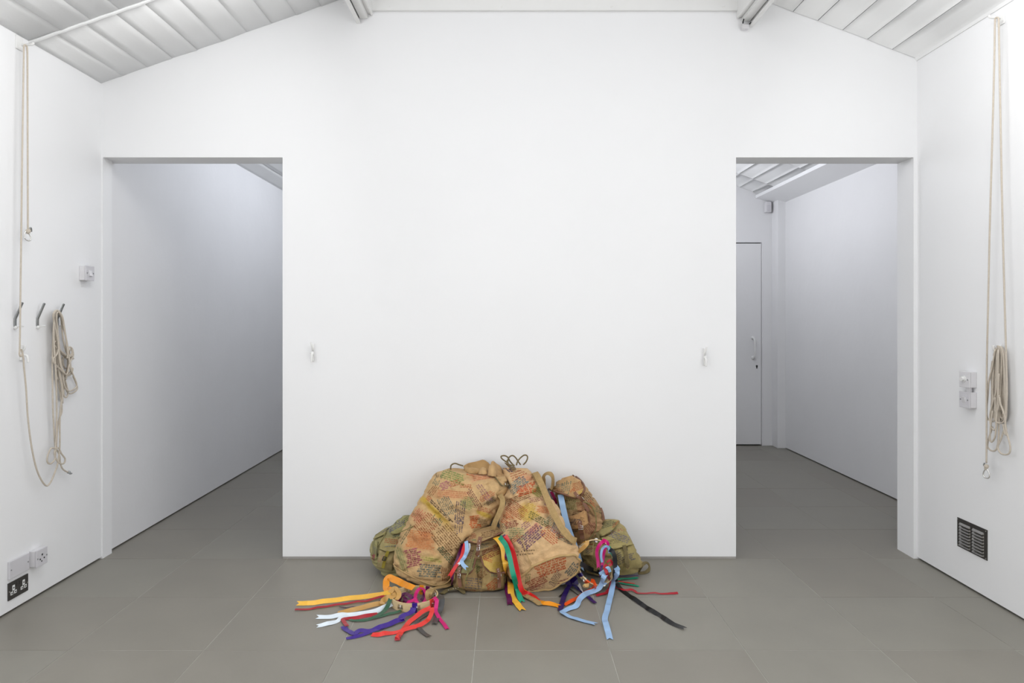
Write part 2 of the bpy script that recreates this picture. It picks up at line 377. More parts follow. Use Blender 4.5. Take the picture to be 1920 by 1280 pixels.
# dimmer and switch, right wall
yc, zc = 3.835, 1.141
t = thing('dimmer_switch', (XR, yc, zc), 'white round-knob dimmer on a surface box on the right wall', 'switch')
plate(t, 'back_box', XR, XR - .034, yc, zc, .083, .084, 'plastic'); plate(t, 'face_plate', XR - .034, XR - .042, yc, zc, .086, .087, 'plastic', .003)
MB().disc((XR - .051, yc, zc + .003), (1, 0, 0), .012, .018).disc((XR - .044, yc, zc + .003), (1, 0, 0), .017, .006).build('knob', M['white'], t, False); screws(t, XR - .0425, yc, zc, .03)
MB().disc((XR - .016, yc - .006, zc - .0545), (0, 0, 1), .013, .026).build('conduit_stub', M['plastic'], t)
zc = 1.032
t = thing('light_switch', (XR, yc, zc), 'white rocker light switch directly below the dimmer on the right wall', 'switch')
plate(t, 'back_box', XR, XR - .034, yc, zc, .083, .084, 'plastic'); plate(t, 'face_plate', XR - .034, XR - .042, yc, zc, .086, .088, 'plate_grey', .003)
MB().prism([(XR - .042, yc - .012, zc + .016), (XR - .051, yc - .012, zc + .016), (XR - .043, yc - .012, zc - .016), (XR - .042, yc - .012, zc - .016)], (0, .024, 0)).build('rocker', M['plastic'], t); screws(t, XR - .0425, yc, zc, .03)
# blank plate, round pin socket, dark double socket on the left wall
yc, zc = 3.60, .215
t = thing('blank_plate', (XL, yc, zc), 'wide pale blank cover plate low on the left wall', 'cover plate')
plate(t, 'face_plate', XL, XL + .012, yc, zc, .147, .088, 'plate_grey', .003); screws(t, XL + .0125, yc, zc, .062)
yc, zc = 3.728, .218
t = thing('round_pin_socket', (XL, yc, zc), 'white single socket with round pin holes beside the blank plate', 'socket')
plate(t, 'back_box', XL, XL + .032, yc, zc, .083, .084, 'plastic'); plate(t, 'face_plate', XL + .032, XL + .042, yc, zc, .087, .087, 'plate_grey', .003)
for dy, dz_, r in ((0, .013, .0055), (-.016, -.008, .0045), (.016, -.008, .0045), (-.004, -.02, .004)):
    MB().disc((XL + .0422, yc + dy, zc + dz_), (1, 0, 0), r, .002, 10).build('pin_hole', M['black'], t)
screws(t, XL + .0425, yc, zc, .036)
yc, zc = 3.60, .108
t = thing('double_socket', (XL, yc, zc), 'dark metal double power socket with white inserts low on the left wall', 'socket')
plate(t, 'face_plate', XL, XL + .006, yc, zc, .146, .087, 'dark_steel', .001)
for q in (-1, 1):
    y = yc + q * .037
    for (dy, dz_, hh) in ((0, .011, .013), (-.013, -.013, .008), (.013, -.013, .008)):
        i_ = MB().box(XL + .005, XL + .0075, y + dy - .0085, y + dy + .0085, zc + dz_ - hh, zc + dz_ + hh, .001).build('insert', M['white'], t)
        MB().box(XL + .007, XL + .0082, y + dy - .0032, y + dy + .0032, zc + dz_ - .004, zc + dz_ + .004).build('pin_slot', M['black'], i_)
for q in (-1, 1): MB().box(XL + .005, XL + .0085, yc + q * .010 - .005, yc + q * .010 + .005, zc + .012, zc + .032, .001).build('rocker', M['dark_steel'], t)
screws(t, XL + .0065, yc, zc, .066, 'chrome')
# vent
t = thing('wall_vent', (XR, 3.831, .284), 'brushed steel louvred air vent low on the right wall', 'vent')
MB().box(XR - .004, XR, 3.708, 3.954, .204, .364, .001).build('face_plate', M['dark_steel'], t)
for ci, (ya, yb) in enumerate(((3.732, 3.822), (3.842, 3.932))):
    for k in range(8):
        z = .342 - .0165 * k
        m_ = MB().add([(XR - .004, ya, z), (XR - .004, yb, z), (XR - .014, yb - .006, z - .0105), (XR - .014, ya + .006, z - .0105), (XR - .004, ya, z - .0115), (XR - .004, yb, z - .0115)],
                      [(0, 1, 2, 3), (0, 3, 4), (1, 5, 2), (3, 2, 5, 4)]); m_.build('louvre', M['steel'], t)
for y in (3.716, 3.946):
    for z in (.212, .356): MB().disc((XR - .0045, y, z), (1, 0, 0), .004, .002, 10).build('screw', M['chrome'], t)
# coat hooks
HG = 'coat hooks on the left wall'
for px, lab in ((27, 'grey bent steel coat hook nearest the left picture edge, rope passing it'), (69, 'grey bent steel coat hook holding nothing, middle of three'), (106, 'grey bent steel coat hook carrying the tangled rope')):
    p = WL(px, 598); t = thing('coat_hook', p, lab, 'hook', HG)
    y, z = p.y, p.z
    def bar(p0, p1, wd, th):
        a = V(p1) - V(p0); n_ = V((a.z, 0, -a.x)).normalized() * (th / 2); wv = V((0, wd / 2, 0))
        return MB().prism([V(p0) - n_ - wv, V(p0) + n_ - wv, V(p1) + n_ - wv, V(p1) - n_ - wv][::-1], wv * 2)
    bar((XL + .004, y, z - .042), (XL + .004, y, z + .003), .014, .006).build('back_plate', M['hook'], t)
    a = bar((XL + .004, y, z), (XL + .038, y, z + .078), .013, .006); a.disc((XL + .038, y, z + .078), V((.078, 0, -.034)), .0075, .006, 12); a.build('arm', M['hook'], t)
    MB().tube([(XL, y + .001, z - .040), (XL + .028, y + .001, z - .037), (XL + .046, y + .001, z - .036)], .0035, 6).build('lower_pin', M['white'], t, True)
    MB().ball((XL + .006, y, z - .043), .010, 8).build('foot_cap', M['white'], t, True)
# small white hooks on the partition
for px, py, lab, fl_ in ((587, 660, 'small white double hook on the partition beside the left opening', 1), (1321, 668, 'small white double hook on the partition beside the right opening', -1)):
    p = W(px, py, YB); t = thing('wall_cleat', p, lab, 'hook')
    MB().box(p.x - .008, p.x + .008, YB - .008, YB, p.z - .055, p.z + .05, .003).build('back_plate', M['white'], t, True)
    MB().tube([p + V((0, -.006, .01)), p + V((.004 * fl_, -.024, .02)), p + V((0, -.034, .045)), p + V((-.004 * fl_, -.036, .062))], .0055, 8).build('upper_prong', M['white'], t, True)
    MB().tube([p + V((0, -.006, -.01)), p + V((0, -.026, -.012)), p + V((.001, -.034, -.03)), p + V((0, -.034, -.058))], .0065, 8).build('lower_prong', M['white'], t, True)
    MB().ball(p + V((0, -.018, -.006)), .012, 8).build('boss', M['white'], t, True)
def bracket(px0, px1, py0, py1, wall, sgn, peg, lab):
    a, b_ = wall(px0, (py0 + py1) / 2), wall(px1, (py0 + py1) / 2); y0, y1 = sorted((a.y, b_.y))
    z0, z1 = wall(px1, py1).z, wall(px1, py0).z; xw = a.x
    t = thing('rope_bracket', (xw, (y0 + y1) / 2, z0), lab, 'bracket')
    x0, x1 = sorted((xw, xw + sgn * .008)); MB().box(x0, x1, y0, y1, z0, z1, .002).build('base_plate', M['white'], t)
    pe = wall(*peg)
    MB().tube([V((xw, pe.y, pe.z)), V((xw + sgn * .03, pe.y, pe.z)), V((xw + sgn * .06, pe.y, pe.z + .002)), V((xw + sgn * .066, pe.y, pe.z + .012))], .007, 8).build('peg', M['white'], t, True)
    return t
bracket(28, 41, 72, 97, WL, 1, (38, 84), 'small white rope bracket high on the left wall under the ceiling')
bracket(1872, 1885, 24, 43, WR, -1, (1879, 33), 'small white rope bracket high on the right wall under the ceiling')

# ------------------------------------------------------------------ ropes
def rope_path(wall, pts, d):  return [wall(p[0], p[1], p[2] if len(p) > 2 else d) for p in pts]
RR = .0043
def carabiner(t, c, h, tilt, yv):
    pts = []
    for k in range(14):
        q = 2 * math.pi * k / 14; wv = .016 * math.sin(q) * (1 - .35 * math.cos(q)); hv = .5 * h * math.cos(q)
        pts.append(c + V((0, 0, hv)) + yv * (wv + tilt * hv))
    cb = MB().tube(pts, .0033, 7, closed=True, sub=3).build('carabiner', M['chrome'], t, True, label='silver pear-shaped carabiner')
    return cb
def end_tuft(t, p, mat='hook'):
    MB().ball(p, .009, 8, (1.3, 1, 1)).tube([p, p + V((.012, -.008, -.008)), p + V((.022, -.006, -.004))], .004, 6).tube([p, p + V((.008, .01, -.012))], .004, 6).build('bound_end', M[mat], t, True, label='dark bound rope end')
t = thing('hoist_rope', WL(45, 85), 'cream cotton rope hung from the left bracket, cleated and coiled on a coat hook', 'rope')
m_ = MB()
up = rope_path(WL, [(52.3, 433), (52.2, 380), (51.8, 250), (51.5, 120), (51, 92), (49, 85.5), (46.5, 84.5), (45, 88), (44.5, 110), (43, 200), (41.5, 300), (40, 430), (38.5, 540), (37.6, 620), (37, 655), (36.5, 664), (39, 668), (42, 662), (40, 655), (41, 658), (44, 672), (45, 688),
     (49, 730), (52, 780), (58, 830), (66, 870), (75, 895), (86, 910), (94, 905), (103, 885), (109, 865), (112, 835), (112, 800), (113, 770), (116, 750)], .05)
m_.tube(up, RR, 8)
coil = [
 [(116, 750), (115, 720), (110, 690), (108, 650), (105, 615), (104, 590), (107, 584), (111, 586), (115, 600), (117, 625), (122, 650), (127, 664), (126, 690), (122, 705)],
 [(122, 705), (116, 690), (113, 670), (110, 640), (104, 610), (102, 592), (106, 583), (112, 585), (118, 597), (121, 620), (125, 640), (128, 662), (130, 672), (137, 668), (136, 657), (131, 656), (130, 664), (133, 690), (136, 700)],
 [(136, 700), (143, 717), (143, 725), (136, 731), (127, 732), (121, 722), (117, 700), (113, 680), (108, 655), (100, 645), (104, 640), (109, 641), (112, 655), (120, 663), (126, 668), (137, 667)],
 [(137, 667), (131, 680), (126, 700), (121, 700), (111, 690), (102, 681), (100, 672), (106, 665), (110, 650), (108, 620), (106, 595), (108, 585), (114, 590), (119, 605), (124, 635), (127, 655), (126, 672)],
 [(126, 672), (119, 670), (118, 680), (122, 690), (128, 689), (124, 702), (131, 703), (135, 698), (136, 690), (130, 700), (120, 703)],
 [(120, 703), (110, 692), (105, 700), (108, 710), (116, 712), (120, 725), (119, 738), (123, 745), (127, 740), (127, 731), (122, 712)],
 [(102, 592), (100.5, 610), (99, 650), (98, 690), (98.5, 720), (99, 760), (101, 800), (103, 830), (105, 842)],
 [(105, 842), (96, 840), (89, 855), (89, 866), (95, 869), (103, 860), (105, 842), (110, 840), (115, 850), (122, 860), (120, 868), (113, 869), (106, 862), (102, 850), (104, 838), (106, 800), (106, 740), (104, 690), (101, 640), (101, 600)],
 [(108, 586), (103, 620), (106, 680), (110, 720), (114, 745), (116, 770), (111, 785), (108, 800), (106, 830), (106, 842)],
 [(106, 842), (111, 852), (113, 868), (117, 878), (123, 883), (128, 885)],
]
coil += [[(x + .9 * math.sin(k * 2.1 + j * .5) + (1.2, -1.3, 1.8, -.9, .6, -1.6)[k], y + (3, -4, 5, -3, 6, -5)[k] * (1 if y > 600 else .2)) for j, (x, y) in enumerate(coil[k % 4])] for k in range(6)]
for k, c in enumerate(coil): m_.tube(rope_path(WL, [(x, y, .016 + .012 * (k % 4) + (.008 if y < 600 else 0)) for x, y in c], .03), RR, 7)
m_.build('rope', M['rope'], t, True)
MB().ball(WL(52.4, 434, .05), .013, 8).ball(WL(54.5, 432, .05), .009, 8).build('knot', M['rope'], t, True)
MB().tube([WL(54, 430, .05), WL(58, 427, .055), WL(59, 434, .05)], .004, 6).build('bound_end', M['hook'], t, True, label='dark bound rope end')
carabiner(t, WL(51.3, 442.5, .05), .046, -.25, V((.35, 1, 0)).normalized()); end_tuft(t, WL(129, 885, .03))
p = WL(39, 664); t = thing('wall_cleat', p, 'white cleat on the left wall holding the turned rope', 'hook')
MB().box(XL, XL + .01, p.y - .012, p.y + .012, p.z - .03, p.z + .05, .003).build('back_plate', M['white'], t)
MB().tube([V((XL + .008, p.y, p.z - .004)), V((XL + .03, p.y, p.z - .008)), V((XL + .036, p.y, p.z - .02)), V((XL + .038, p.y, p.z - .042))], .0065, 8).build('lower_prong', M['white'], t, True)
MB().tube([V((XL + .008, p.y, p.z + .02)), V((XL + .018, p.y, p.z + .024)), V((XL + .022, p.y, p.z + .042))], .0045, 8).build('upper_prong', M['white'], t, True)

t = thing('hoist_rope', WR(1870, 35), 'cream cotton rope hung from the right bracket, looped in a neat coil', 'rope')
m_ = MB()
m_.tube(rope_path(WR, [(1849.6, 868), (1849.8, 800), (1850, 700), (1853, 560), (1856, 420), (1860, 280), (1864, 130), (1865.5, 45), (1866.5, 35), (1870, 33), (1872.5, 37), (1873, 60), (1875.5, 200), (1879, 380), (1883, 540), (1885.5, 630), (1887, 680), (1888, 740), (1885, 790), (1886.5, 805), (1885, 815), (1881, 795)], .055), RR, 8)
rc = random.Random(11)
top = [(1870, 648)]
for k in range(11):
    xl = 1859 + k * 2.0; xr = min(xl + rc.uniform(7, 13), 1887); yb = rc.uniform(772, 790); d0 = .018 + .009 * (k % 3)
    path = [(1868 + k * .7, 652), (1864 + k * .9, 658 + abs(5 - k)), (xl, 690), (xl + rc.uniform(-2, 1), 735), (xl, yb - 8), ((xl + xr) / 2, yb), (xr, yb - 10), (xr + rc.uniform(-1, 1), 735), (min(1866 + 1.6 * k + 4, 1886), 690), (1872 + k * .9, 655), (1870, 648.5)]
    m_.tube(rope_path(WR, path, d0), RR, 7)
for k, path in enumerate([
  [(1866, 655), (1860, 690), (1854, 715), (1852, 740), (1850, 765), (1851, 783), (1858, 789), (1864, 788), (1865, 770), (1869, 720), (1871, 660)],
  [(1872, 655), (1870, 720), (1860, 760), (1856, 780), (1858, 798), (1864, 806), (1868, 800), (1867, 780), (1866, 745)],
  [(1873, 700), (1870, 760), (1867, 810), (1862, 826), (1857, 826), (1857, 805), (1861, 770)],
  [(1861, 800), (1853, 825), (1852, 838), (1860, 845), (1868, 842), (1872, 825), (1873, 795), (1872, 770)],
  [(1885, 800), (1876, 825), (1871, 838), (1876, 849), (1886, 852), (1893, 848), (1894, 835), (1888, 812), (1883, 795)],
  [(1873, 740), (1873, 760), (1867, 780), (1868, 790), (1877, 793), (1884, 787), (1883, 776), (1877, 760), (1874, 745)]]):
    m_.tube(rope_path(WR, path, .045 + .006 * (k % 3)), RR, 7)
m_.build('rope', M['rope'], t, True)
MB().ball(WR(1849.5, 874, .055), .012, 8).ball(WR(1848.5, 878, .055), .009, 8).build('knot', M['rope'], t, True)
MB().tube([WR(1849, 876, .055), WR(1845, 872, .06), WR(1846, 868, .06)], .004, 6).build('bound_end', M['hook'], t, True, label='dark bound rope end')
carabiner(t, WR(1849.7, 887.5, .055), .048, 0, V((-.35, 1, 0)).normalized())
p = WR(1875, 660); t = thing('wall_cleat', p, 'white cleat on the right wall under the coiled rope', 'hook')
MB().box(XR - .01, XR, p.y - .012, p.y + .012, p.z - .05, p.z + .035, .003).build('back_plate', M['white'], t)
MB().tube([V((XR - .008, p.y, p.z)), V((XR - .024, p.y, p.z + .004)), V((XR - .032, p.y, p.z + .018)), V((XR - .034, p.y, p.z + .034))], .007, 8).build('upper_prong', M['white'], t, True)
MB().tube([V((XR - .008, p.y, p.z - .02)), V((XR - .03, p.y, p.z - .022)), V((XR - .036, p.y, p.z - .045))], .0065, 8).build('lower_prong', M['white'], t, True)
# ------------------------------------------------------------------ the heap of bags: surfaces
SURF = []          # (BVH, owner) of everything that ribbons and writing can lie on
CAM = V((0, 0, EYE))
def ray(px, py): return V(((px - CX) / FPX, 1.0, -(py - CY) / FPX)).normalized()
def hit(px, py, surfs=None):
    """nearest point and normal seen at a pixel on the given surfaces (all bags, the floor and the partition by default)"""
    d = ray(px, py); best = None
    for bv in (SURF if surfs is None else surfs):
        p, n, i, dist = bv.ray_cast(CAM, d)
        if p is not None and (best is None or dist < best[2]):
            best = (p, n if n.dot(d) < 0 else -n, dist)
    if surfs is None:
        if d.z < 0:
            dist = -EYE / d.z; p = CAM + d * dist
            if p.y < YB and (best is None or dist < best[2]): best = (p, V((0, 0, 1)), dist)
        dist = YB / d.y
        if best is None or dist < best[2]: best = (CAM + d * dist, V((0, -1, 0)), dist)
    return best
def lift(px, py, h, o, surfs=None):
    """point at a pixel standing o metres off the surface, measured along its normal but kept on the sight line"""
    p, n, dist = h; d = ray(px, py); c = max(.35, -n.dot(d)); return p - d * (o / c)
def register(o):
    me = o.data; off_ = OFF[o.name]
    bv = BVHTree.FromPolygons([v.co + off_ for v in me.vertices], [tuple(p.vertices) for p in me.polygons]); SURF.append(bv); return bv

def cr(a, b, c, d, t): return b + (c - a) * (.5 * t) + (a * 2 - b * 5 + c * 4 - d) * (.5 * t * t) + (b * 3 - a - c * 3 + d) * (.5 * t ** 3)
def bag_body(name, root, rings, color, seed, expo=2.5, nu=132, nv=96, cap0=(.25, .0), cap1=(.3, .0), wr=1.0, tints=(), folds=(), ymax=4.325):
    """cloth body lofted through rings (Lx,Ly,Rx,Ry,Y,By,Bz): left and right edge in px at depth Y, B = half thickness vector"""
    P = []
    for (lx, ly, rx, ry, Y, by, bz) in rings:
        l, r = W(lx, ly, Y), W(rx, ry, Y); P.append(((l + r) / 2, (r - l) / 2, V((0, by, bz))))
    n = len(P); loops = []
    for i in range(nv + 1):
        f = i / nv * (n - 1); k = min(int(f), n - 2); t = f - k
        q = [P[max(k - 1, 0)], P[k], P[k + 1], P[min(k + 2, n - 1)]]
        loops.append(tuple(cr(q[0][j], q[1][j], q[2][j], q[3][j], t) for j in range(3)))
    def capl(C, A, B, ax, depth, push):
        return [(C + ax * (push * math.sin(s * math.pi / 2)) * 1.0 + ax * (depth * (1 - (1 - s) ** 2)), A * k_, B * k_) for s, k_ in ((.15, .975), (.4, .9), (.65, .7), (.85, .4), (1, .02))]
    L0, L1 = loops[0], loops[-1]
    ax0 = (loops[0][0] - loops[4][0]).normalized(); ax1 = (loops[-1][0] - loops[-5][0]).normalized()
    r0 = L0[2].length; r1 = L1[2].length
    loops = capl(*L0, ax0, cap0[0] * r0, cap0[1])[::-1] + loops + capl(*L1, ax1, cap1[0] * r1, cap1[1])
    vs = []; cs = []
    base = V(srgb(*color)); e = 2.0 / expo; sd = V((seed * 3.1, seed * 1.7, seed * .9))
    for li, (C, A, B) in enumerate(loops):
        for k in range(nu):
            th = 2 * math.pi * k / nu; c, s = math.cos(th), math.sin(th)
            d = A * (math.copysign(abs(c) ** e, c)) + B * (math.copysign(abs(s) ** e, s))
            p = C + d; m_ = min(1, d.length / .05); dn = d.normalized() if d.length > 1e-6 else V((0, 0, 1))
            q = p + sd
            w1 = noise.noise(q * 6) * .014 + noise.noise(q * 13) * .004
            u = noise.noise(V((q.x * 7, q.y * 7, q.z * 22))) ; w2 = -.013 * max(0, .22 - abs(u)) * 4.5
            w3 = -.009 * max(0, .16 - abs(noise.noise(V((q.x * 14 + q.z * 7, q.y * 9, q.z * 7))))) * 6
            fx, fy = CX + p.x / p.y * FPX, CY + (EYE - p.z) / p.y * FPX; w4 = 0
            for (ax_, ay_, bx_, by_, dp, wd) in folds:
                ex, ey = bx_ - ax_, by_ - ay_; l2 = ex * ex + ey * ey; tt = max(0, min(1, ((fx - ax_) * ex + (fy - ay_) * ey) / l2))
                dd = math.hypot(fx - ax_ - ex * tt, fy - ay_ - ey * tt); sd_ = ((fx - ax_) * ey - (fy - ay_) * ex) / math.sqrt(l2)
                w4 -= dp * math.exp(-(dd / wd) ** 2) * (1 if d.y < .02 else 0); w4 += dp * .7 * math.exp(-((dd - 1.7 * wd) / wd) ** 2) * (1 if sd_ > 0 and d.y < .02 else 0)
            p = p + dn * ((w1 + w2 + w3) * m_ * wr + w4)
            if p.z < .004: p.z = .004 + .001 * (k % 2)
            p.y = min(p.y, ymax)
            vs.append(p)
            col = base * (1 + .10 * noise.noise(q * 9)); x, y = CX + p.x / p.y * FPX, CY + (EYE - p.z) / p.y * FPX
            for (tx, ty, tw, thh, ang, rgb_, am) in tints:
                a = math.radians(ang); dx, dy = x - tx, y - ty
                ux, uy = (dx * math.cos(a) + dy * math.sin(a)) / (tw / 2), (-dx * math.sin(a) + dy * math.cos(a)) / (thh / 2)
                f = 1 - min(1, max(0, (max(abs(ux), abs(uy)) + .5 * noise.noise(q * 22) - .6) / .6))
                if f > 0: col = col.lerp(V(srgb(*rgb_)), f * am)
            cs.append(col)
    fs = []
    for i in range(len(loops) - 1):
        for k in range(nu): fs.append((i * nu + k, i * nu + (k + 1) % nu, (i + 1) * nu + (k + 1) % nu, (i + 1) * nu + k))
    fs += [tuple(range(nu))[::-1], tuple((len(loops) - 1) * nu + k for k in range(nu))]
    o = mesh_obj(name, vs, fs, M['fabric'], root, True, cs)
    o.data['loops'] = len(loops)
    return o, register(o)
def poly_at(pl, u):
    ls = [math.dist(pl[i], pl[i + 1]) for i in range(len(pl) - 1)]; t = u * sum(ls)
    for i, l_ in enumerate(ls):
        if t <= l_ or i == len(ls) - 1:
            f = t / l_ if l_ else 0; return (pl[i][0] + (pl[i + 1][0] - pl[i][0]) * f, pl[i][1] + (pl[i + 1][1] - pl[i][1]) * f)
        t -= l_
def cloth_patch(name, root, top, bottom, color, surfs, th=.004, base=.004, bulge=0.0, free=0.0, nu=22, nv=16, seed=0, mat='fabric', smooth_n=3, parent=None, reg=True, label=None):
    """sewn-on piece (flap, pocket): lies on the bag surface between two outlines, has its own thickness, bulge and lifted free edge"""
    G = {}; miss = []
    for j in range(nv + 1):
        for i in range(nu + 1):
            u, v = i / nu, j / nv; a, b = poly_at(top, u), poly_at(bottom, u); px, py = a[0] + (b[0] - a[0]) * v, a[1] + (b[1] - a[1]) * v
            h = hit(px, py, surfs); G[i, j] = [px, py, h[2] if h else None]
    for _ in range(40):
        todo = [k for k in G if G[k][2] is None]
        if not todo: break
        new = {}
        for (i, j) in todo:
            nb = [G[q][2] for q in ((i + 1, j), (i - 1, j), (i, j + 1), (i, j - 1)) if q in G and G[q][2] is not None]
            if nb: new[i, j] = sum(nb) / len(nb) + .004
        for k in new: G[k][2] = new[k]
    for _ in range(smooth_n):
        new = {}
        for (i, j) in G:
            nb = [G[q][2] for q in ((i + 1, j), (i - 1, j), (i, j + 1), (i, j - 1), (i, j)) if q in G]; new[i, j] = min(G[i, j][2], sum(nb) / len(nb) - .001)
        for k in new: G[k][2] = new[k]
    def pt(i, j, extra):
        px, py, d = G[i, j]; return CAM + ray(px, py) * (d - extra)
    vs = []; cs = []; idx = {}; c0 = V(srgb(*color))
    for lay in (0, 1):
        for j in range(nv + 1):
            for i in range(nu + 1):
                u, v = i / nu, j / nv; bl = bulge * (max(0, math.sin(math.pi * u) * math.sin(math.pi * min(1, v * .96 + .02)))) ** .5
                fr = free * v ** 2 + .002 * noise.noise(V((i * .35, j * .35, seed)))
                edge = th if lay == 0 else (0 if bulge == 0 else -.004)
                ex = base + edge + fr + (bl if lay == 0 else bl * .2)
                idx[lay, i, j] = len(vs); p = pt(i, j, ex); p.z = max(p.z, .003); vs.append(p); cs.append(c0 * (1 + .12 * noise.noise(p * 14 + V((seed, 0, 0)))))
    fs = []
    for j in range(nv):
        for i in range(nu):
            fs.append((idx[0, i, j], idx[0, i, j + 1], idx[0, i + 1, j + 1], idx[0, i + 1, j])); fs.append((idx[1, i, j], idx[1, i + 1, j], idx[1, i + 1, j + 1], idx[1, i, j + 1]))
    bd = [(i, 0) for i in range(nu + 1)] + [(nu, j) for j in range(1, nv + 1)] + [(i, nv) for i in range(nu - 1, -1, -1)] + [(0, j) for j in range(nv - 1, 0, -1)]
    for k in range(len(bd)):
        a, b = bd[k], bd[(k + 1) % len(bd)]; fs.append((idx[0, *a], idx[0, *b], idx[1, *b], idx[1, *a]))
    o = mesh_obj(name, vs, fs, M[mat] if isinstance(mat, str) else mat, parent or root, True, cs, label=label)
    if reg: register(o)
    return o
def strip3d(name, P, Nn, width, mat, parent=None, th=.0012, notch=(0, 0), taper=None, label=None, sub=5, kink=0):
    """ribbon or strap: three columns wide, real thickness, swallow-tailed ends if asked"""
    P = smooth_path(P, sub); Nn = smooth_path(Nn, sub); n = len(P); fr = []
    for i in range(n):
        t = (P[min(i + 1, n - 1)] - P[max(i - 1, 0)]); t = t.normalized() if t.length > 1e-9 else V((1, 0, 0))
        nn = Nn[i] - t * Nn[i].dot(t); nn = nn.normalized() if nn.length > 1e-6 else t.orthogonal().normalized(); fr.append((t, nn, t.cross(nn)))
    if kink:                                               # pressed-in creases across the ribbon
        r = random.Random(kink); s_ = [0]
        for i in range(1, n): s_.append(s_[-1] + (P[i] - P[i - 1]).length)
        kn = [0]; hv = [0]
        while kn[-1] < s_[-1]: kn.append(kn[-1] + r.uniform(.028, .07)); hv.append(r.uniform(.0025, .0055) if len(hv) % 2 else 0)
        Q = []
        for i in range(n):
            k = max(j for j in range(len(kn)) if kn[j] <= s_[i] + 1e-9); k = min(k, len(kn) - 2); f = (s_[i] - kn[k]) / (kn[k + 1] - kn[k])
            Q.append(P[i] + fr[i][1] * (hv[k] + (hv[k + 1] - hv[k]) * f))
        P = Q
    vs = []
    for lay in (1, 0):
        for i in range(n):
            t, nn, s = fr[i]; w_ = width if taper is None else width * taper(i / (n - 1))
            for k in (-1, 0, 1):
                p = P[i] + s * (k * w_ / 2) + nn * (th * lay)
                if k != 0 and ((i == 0 and notch[0]) or (i == n - 1 and notch[1])): p = p + t * (w_ * .6 * (-1 if i == 0 else 1))
                if p.z < .0012 + .001 * lay: p.z = .0012 + .001 * lay
                vs.append(p)
    fs = []; m3 = 3 * n
    for i in range(n - 1):
        for k in (0, 1):
            a = i * 3 + k; fs += [(a, a + 1, a + 4, a + 3), (m3 + a, m3 + a + 3, m3 + a + 4, m3 + a + 1)]
    loop = [(i, 0) for i in range(n)] + [(n - 1, 1)] + [(i, 2) for i in range(n - 1, -1, -1)] + [(0, 1)]
    b = len(vs)                                            # the thin edge has its own vertices so that it stays crisp
    for i, k in loop: vs += [vs[i * 3 + k].copy(), vs[m3 + i * 3 + k].copy()]
    q = len(loop)
    fs += [(b + 2 * i, b + 2 * i + 1, b + 2 * ((i + 1) % q) + 1, b + 2 * ((i + 1) % q)) for i in range(q)]
    o = mesh_obj(name, vs, fs, M[mat] if isinstance(mat, str) else mat, parent, True, label=label); o.data.set_sharp_from_angle(angle=math.radians(9)); return o
def path3d(pts, surfs=None, o=.004, face=.6):
    """(px,py[,height off surface[,roll[,explicit depth]]]) -> points and surface normals"""
    P, Nn, D = [], [], []
    for i, q in enumerate(pts):
        px, py = q[0], q[1]; oo = q[2] if len(q) > 2 and q[2] is not None else o
        roll = q[3] if len(q) > 3 else 0; fl_ = False
        if len(q) > 4: p, n_ = W(px, py, q[4]), V((0, -1, .25)); fl_ = True
        else:
            h = hit(px, py, surfs) or hit(px, py)
            p, n_ = lift(px, py, h, oo), h[1]
            if h[1].z > .95 and h[0].z < .001: p = F(px, py, oo); fl_ = True
        P.append(p); Nn.append((n_, roll)); D.append((px, py, None if fl_ else (p - CAM).length))
    for i, (px, py, d) in enumerate(D):
        if d is None: continue
        nb = [D[j][2] for j in (i - 1, i + 1) if 0 <= j < len(D) and D[j][2] is not None]
        if nb: d2 = min([d] + nb); P[i] = CAM + ray(px, py) * (d2 * .6 + .4 * min(d, sum(nb) / len(nb)))
    out = []
    for i in range(len(P)):
        t = (P[min(i + 1, len(P) - 1)] - P[max(i - 1, 0)]).normalized(); n_ = Nn[i][0]; n_ = n_ - t * n_.dot(t); n_ = n_.normalized() if n_.length > 1e-4 else V((0, -1, .3))
        if n_.z < .95 and face: n_ = (n_ * (1 - face) + (CAM - P[i]).normalized() * face); n_ = (n_ - t * n_.dot(t)).normalized()
        c = (CAM - P[i]).normalized(); c = c - t * c.dot(t); c = c - n_ * c.dot(n_); c = c.normalized() if c.length > 1e-4 else t.cross(n_)
        a_ = math.radians(Nn[i][1]); out.append(n_ * math.cos(a_) + c * math.sin(a_))
    for _ in range(1): out = [(out[max(i - 1, 0)] + out[i] * 2 + out[min(i + 1, len(out) - 1)]).normalized() for i in range(len(out))]
    return P, out
def strap(name, root, pts, width, mat, surfs=None, o=.006, th=.0025, notch=(0, 0), label=None, taper=None, sub=5):
    P, Nn = path3d(pts, surfs, o); return strip3d(name, P, Nn, width, mat, root, th, notch, taper, label, sub)
def piping(name, root, pts, r, mat, surfs=None, o=.006, label=None):
    P, _ = path3d(pts, surfs, o); return MB().tube(P, r, 7, sub=4).build(name, M[mat], root, True, label=label)
def at_frame(px, py, ang, surfs=None, o=.01):
    """frame on the surface: point, x axis (image direction ang, clockwise), y axis, normal"""
    h = hit(px, py, surfs) or hit(px, py); p = lift(px, py, h, o); n_ = h[1]
    a = math.radians(ang); x = V((math.cos(a), 0, -math.sin(a))); x = (x - n_ * x.dot(n_)).normalized(); return p, x, n_.cross(x), n_
